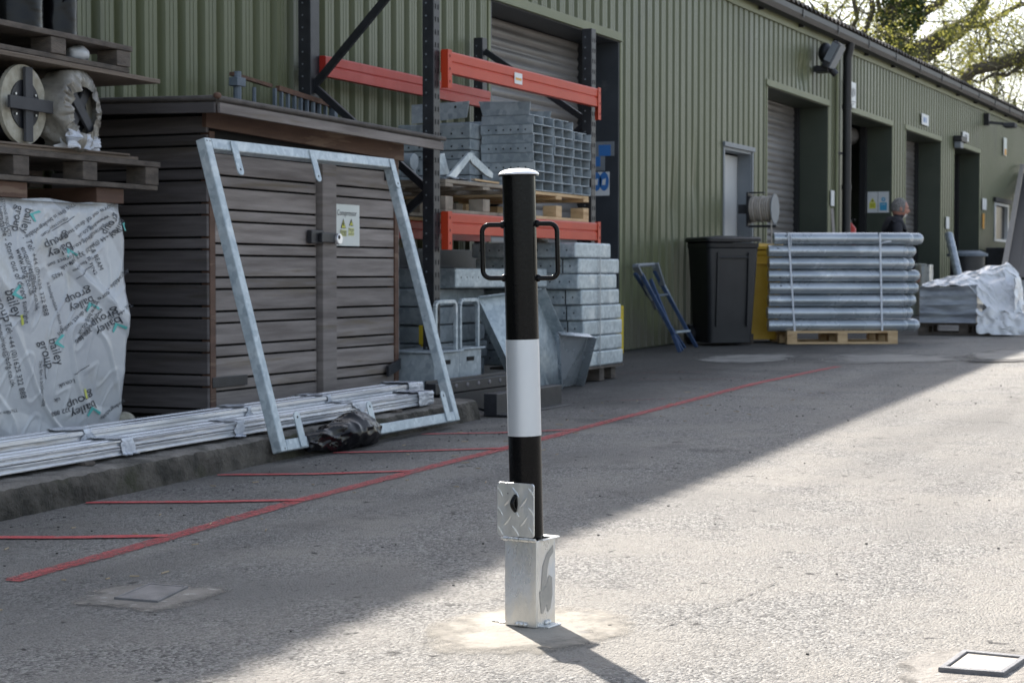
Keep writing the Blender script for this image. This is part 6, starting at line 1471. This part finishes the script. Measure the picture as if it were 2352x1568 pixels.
# ================================================================= TREES
def limb(b, pts, rads, seg=5):
    out = []; rr = []
    for i in range(len(pts)-1):
        for k in range(seg):
            t_ = k/seg; p = pts[i].lerp(pts[i+1], t_); r_ = rads[i]*(1-t_)+rads[i+1]*t_
            j = Vector((noise.noise(p*.9), noise.noise(p*.9+Vector((7, 0, 0))), noise.noise(p*.9+Vector((0, 9, 0)))))*r_*1.1
            out.append(p+j); rr.append(r_*(1+.12*noise.noise(p*2.2)))
    out.append(pts[-1]); rr.append(rads[-1]); b.tube(out, rr, 9); return out
def twigs(b, start, direc, length, r, depth, tips, rnd):
    n = 5; p = start.copy(); d = direc.normalized(); pts = [p.copy()]; rs = [r]
    for i in range(n):
        d = (d+Vector((rnd.uniform(-1, 1), rnd.uniform(-1, 1), rnd.uniform(-.8, .9)))*.42).normalized(); p = p+d*length/n; pts.append(p.copy()); rs.append(r*(1-.75*(i+1)/n))
        if depth > 0 and i > 0 and rnd.random() < .85:
            twigs(b, p, (d+Vector((rnd.uniform(-1, 1), rnd.uniform(-1, 1), rnd.uniform(-.9, .9)))*1.1), length*rnd.uniform(.45, .7), r*.5, depth-1, tips, rnd)
        if depth <= 1: tips.append(p.copy())
    b.tube(pts, rs, 4 if r < .04 else 6, caps=False)
def leaves(b, tips, per, spread, size, rnd):
    vs = []; fs = []
    for t_ in tips:
        for _ in range(per):
            c = t_+Vector((rnd.gauss(0, spread), rnd.gauss(0, spread), rnd.gauss(0, spread))); s = size*rnd.uniform(.5, 1.2)
            a = Vector((rnd.uniform(-1, 1), rnd.uniform(-1, 1), rnd.uniform(-1, 1))).normalized(); q = a.orthogonal().normalized(); w_ = a.cross(q)
            n = len(vs); vs += [c-q*s, c+w_*s*.55, c+q*s, c-w_*s*.55]; fs.append([n, n+1, n+2, n+3])
    b.add(vs, fs)
DT = 46.0
def T(px, py, d=DT): return AD(px, py, d)
rnd = random.Random(11)
oak = thing('oak_tree', (T(2075, 640).x, T(2075, 640).y, gz(40)), 'big oak behind the roof with an ivy covered trunk and crooked spreading limbs', 'tree')
b = MB(); tips = []; paths = []
base_ = T(2092, 640); base_.z = .2
trunk = [base_, T(2088, 330), T(2085, 190), T(2078, 90), T(2072, 0), T(2065, -120), T(2050, -320)]
paths.append(limb(b, trunk, [.62, .52, .48, .44, .40, .32, .18]))
obj('trunk', b, M['bark'], oak, smooth=True)
lm = [([T(2108, 135), T(2150, 105), T(2205, 60), T(2235, 30), T(2275, -30), T(2330, -120)], [.34, .30, .24, .19, .15, .1]),
      ([T(2214, 52), T(2262, 58), T(2300, 35), T(2330, 20), T(2352, 12), T(2420, 20)], [.10, .085, .075, .06, .055, .04]),
      ([T(2266, 57), T(2273, 95), T(2256, 125), T(2258, 160), T(2262, 200)], [.05, .042, .035, .025, .015]),
      ([T(2058, 145), T(2030, 155), T(2000, 135), T(1978, 115), T(1966, 90)], [.13, .11, .09, .08, .07]),
      ([T(1968, 130), T(1970, 100), T(1990, 70), T(2000, 30), T(1990, -60)], [.10, .09, .08, .075, .06]),
      ([T(1968, 98), T(1955, 70), T(1968, 45), T(1960, 10), T(1950, -80)], [.07, .065, .06, .05, .03]),
      ([T(2035, 110), T(2020, 80), T(2030, 50), T(2015, 20), T(2000, -60)], [.09, .08, .07, .06, .04]),
      ([T(2100, 60), T(2130, 30), T(2165, 5), T(2200, -40), T(2260, -140)], [.14, .12, .1, .09, .05]),
      ([T(2050, -20), T(1960, -60), T(1880, -80), T(1800, -60)], [.2, .16, .11, .06])]
b = MB()
for pts, rs in lm: paths.append(limb(b, pts, rs))
for path in paths[1:]:
    for p in path[2::2]:
        (rnd.random() < .55) and twigs(b, p, Vector((rnd.uniform(-1, 1), rnd.uniform(-1, 1), rnd.uniform(-.6, .8))), rnd.uniform(1.0, 2.2), .028, 2, tips, rnd)
obj('branches', b, M['bark'], oak, smooth=True)
b = MB(); leaves(b, tips, 3, .24, .044, rnd); obj('crown', b, M['leaf'], oak)
b = MB(); iv = []
for p in paths[0][2:24]:
    for _ in range(200): a = rnd.uniform(0, 2*PI); rr = rnd.uniform(.36, .47); iv.append(p+Vector((rr*math.cos(a), rr*math.sin(a), rnd.uniform(-.5, .5))))
leaves(b, iv, 2, .05, .07, rnd); obj('ivy', b, M['ivy'], oak)
b = MB(); ms = []
for path in paths[1:4]:
    for p in path:
        for _ in range(9): ms.append(p+Vector((rnd.gauss(0, .16), rnd.gauss(0, .16), rnd.uniform(-.05, .25))))
leaves(b, ms, 1, .05, .045, rnd); obj('moss_tuft', b, M['leaf'], oak)
# second tree whose lower limb reaches in from the right
t2 = thing('broad_tree', (T(2560, 640, 40).x, T(2560, 640, 40).y, gz(40)), 'tree beyond the right picture edge whose mossy limb reaches in over the roof', 'tree')
b = MB(); q = T(2600, 640, 40); q.z = .2; limb(b, [q, T(2590, 300, 40), T(2570, 0, 40), T(2540, -300, 40)], [.5, .42, .35, .15]); obj('trunk', b, M['bark'], t2, smooth=True)
b = MB(); tips2 = []; pth = limb(b, [T(2585, 190, 40), T(2440, 130, 40), T(2352, 122, 40), T(2290, 150, 40), T(2230, 165, 40), T(2200, 195, 40), T(2188, 215, 40)], [.30, .24, .17, .14, .12, .10, .06])
pth2 = limb(b, [T(2345, 150, 40), T(2310, 175, 40), T(2280, 172, 40), T(2250, 190, 40)], [.05, .045, .035, .02])
for p in pth[4::2]+pth2[::3]: twigs(b, p, Vector((rnd.uniform(-1, 1), rnd.uniform(-1, 1), rnd.uniform(-.3, 1))), rnd.uniform(.9, 2.0), .022, 2, tips2, rnd)
obj('branches', b, M['bark'], t2, smooth=True)
b = MB(); leaves(b, tips2, 3, .18, .038, rnd)
ms = [p+Vector((rnd.gauss(0, .12), rnd.gauss(0, .12), rnd.uniform(0, .22))) for p in pth for _ in range(20)]; leaves(b, ms, 1, .04, .045, rnd); obj('crown', b, M['leaf'], t2)
# paler trees further back filling the gaps
for i, (qx, qy, rx, ry, d, n, lab) in enumerate(((2290, 170, 75, 65, 62, 46, 'pale spring tree behind the right side of the roof, lower half of the sky'), (2150, 150, 70, 60, 66, 30, 'thin pale tree between the ivy trunk and the right hand limb'), (1900, 20, 110, 50, 60, 40, 'thin pale tree over the roof at the left end of the visible sky'), (2330, 240, 60, 40, 58, 34, 'bushy pale tree low over the far end of the roof'), (1985, 120, 60, 45, 64, 22, 'twiggy pale tree just left of the ivy trunk'), (2230, 100, 45, 40, 70, 12, 'sparse distant tree high between the two oak limbs'))):
    c = T(qx, qy, d); sc = d/FP
    tt = thing('pale_tree', (c.x, c.y, gz(40)), lab, 'tree', 'pale trees behind the warehouse')
    b = MB(); g0 = Vector((c.x, c.y, .2)); top = c+Vector((0, 0, ry*sc*.3)); pth = limb(b, [g0, g0.lerp(top, .5), top], [.26, .18, .05]); obj('trunk', b, M['bark'], tt, smooth=True)
    b = MB(); tp = []
    for _ in range(int(n*.42)):
        s = c+RT*(rnd.gauss(0, .55)*rx*sc)+Vector((0, 0, 1))*(rnd.gauss(0, .5)*ry*sc)+FH*rnd.uniform(-1.5, 1.5)
        twigs(b, s, Vector((rnd.uniform(-1, 1), rnd.uniform(-1, 1), rnd.uniform(-.5, 1))), rnd.uniform(.8, 1.8), .014, 2, tp, rnd)
        if rnd.random() < .35: b.tube([g0.lerp(top, rnd.uniform(.6, .95)), s], [.05, .02], 5, caps=False)
    obj('branches', b, M['bark'], tt)
    b = MB(); leaves(b, tp, 4, .30, .040, rnd); obj('crown', b, M['leafpale'], tt)

# ================================================================= SMALL LITTER
b = MB()
for _ in range(700):
    x = rnd.uniform(2.6, 18); y = rnd.uniform(-1.5, 4.1) if x < 9 else rnd.uniform(-1, 5.6); s = rnd.uniform(.001, .0036)*(1+x*.02)
    if rnd.random() < .5 and x < 9: y = 4.0-abs(rnd.gauss(0, .22))
    c = Vector((x, y, gz(x)+s*.5)); b.box(c, (s*2, s*1.6, s*1.2), Matrix.Rotation(rnd.uniform(0, 3), 3, 'Z'))
tag(obj('loose_stones', b, M['debris'], loc=(0, 0, 0)), 'small dark loose stones scattered over the yard', 'loose stones', kind='stuff')
b = MB()
for _ in range(70):
    x = rnd.uniform(3.6, 12); y = rnd.uniform(2.9, 4.0); a = rnd.uniform(0, PI); L = rnd.uniform(.006, .02); c = Vector((x, y, gz(x)+.004)); d = Vector((math.cos(a), math.sin(a), 0))*L
    b.bar(c-d, c+d, .004, .003)
tag(obj('twig_litter', b, M['twig'], loc=(0, 0, 0)), 'dry twig and leaf scraps along the kerb', 'litter', kind='stuff')
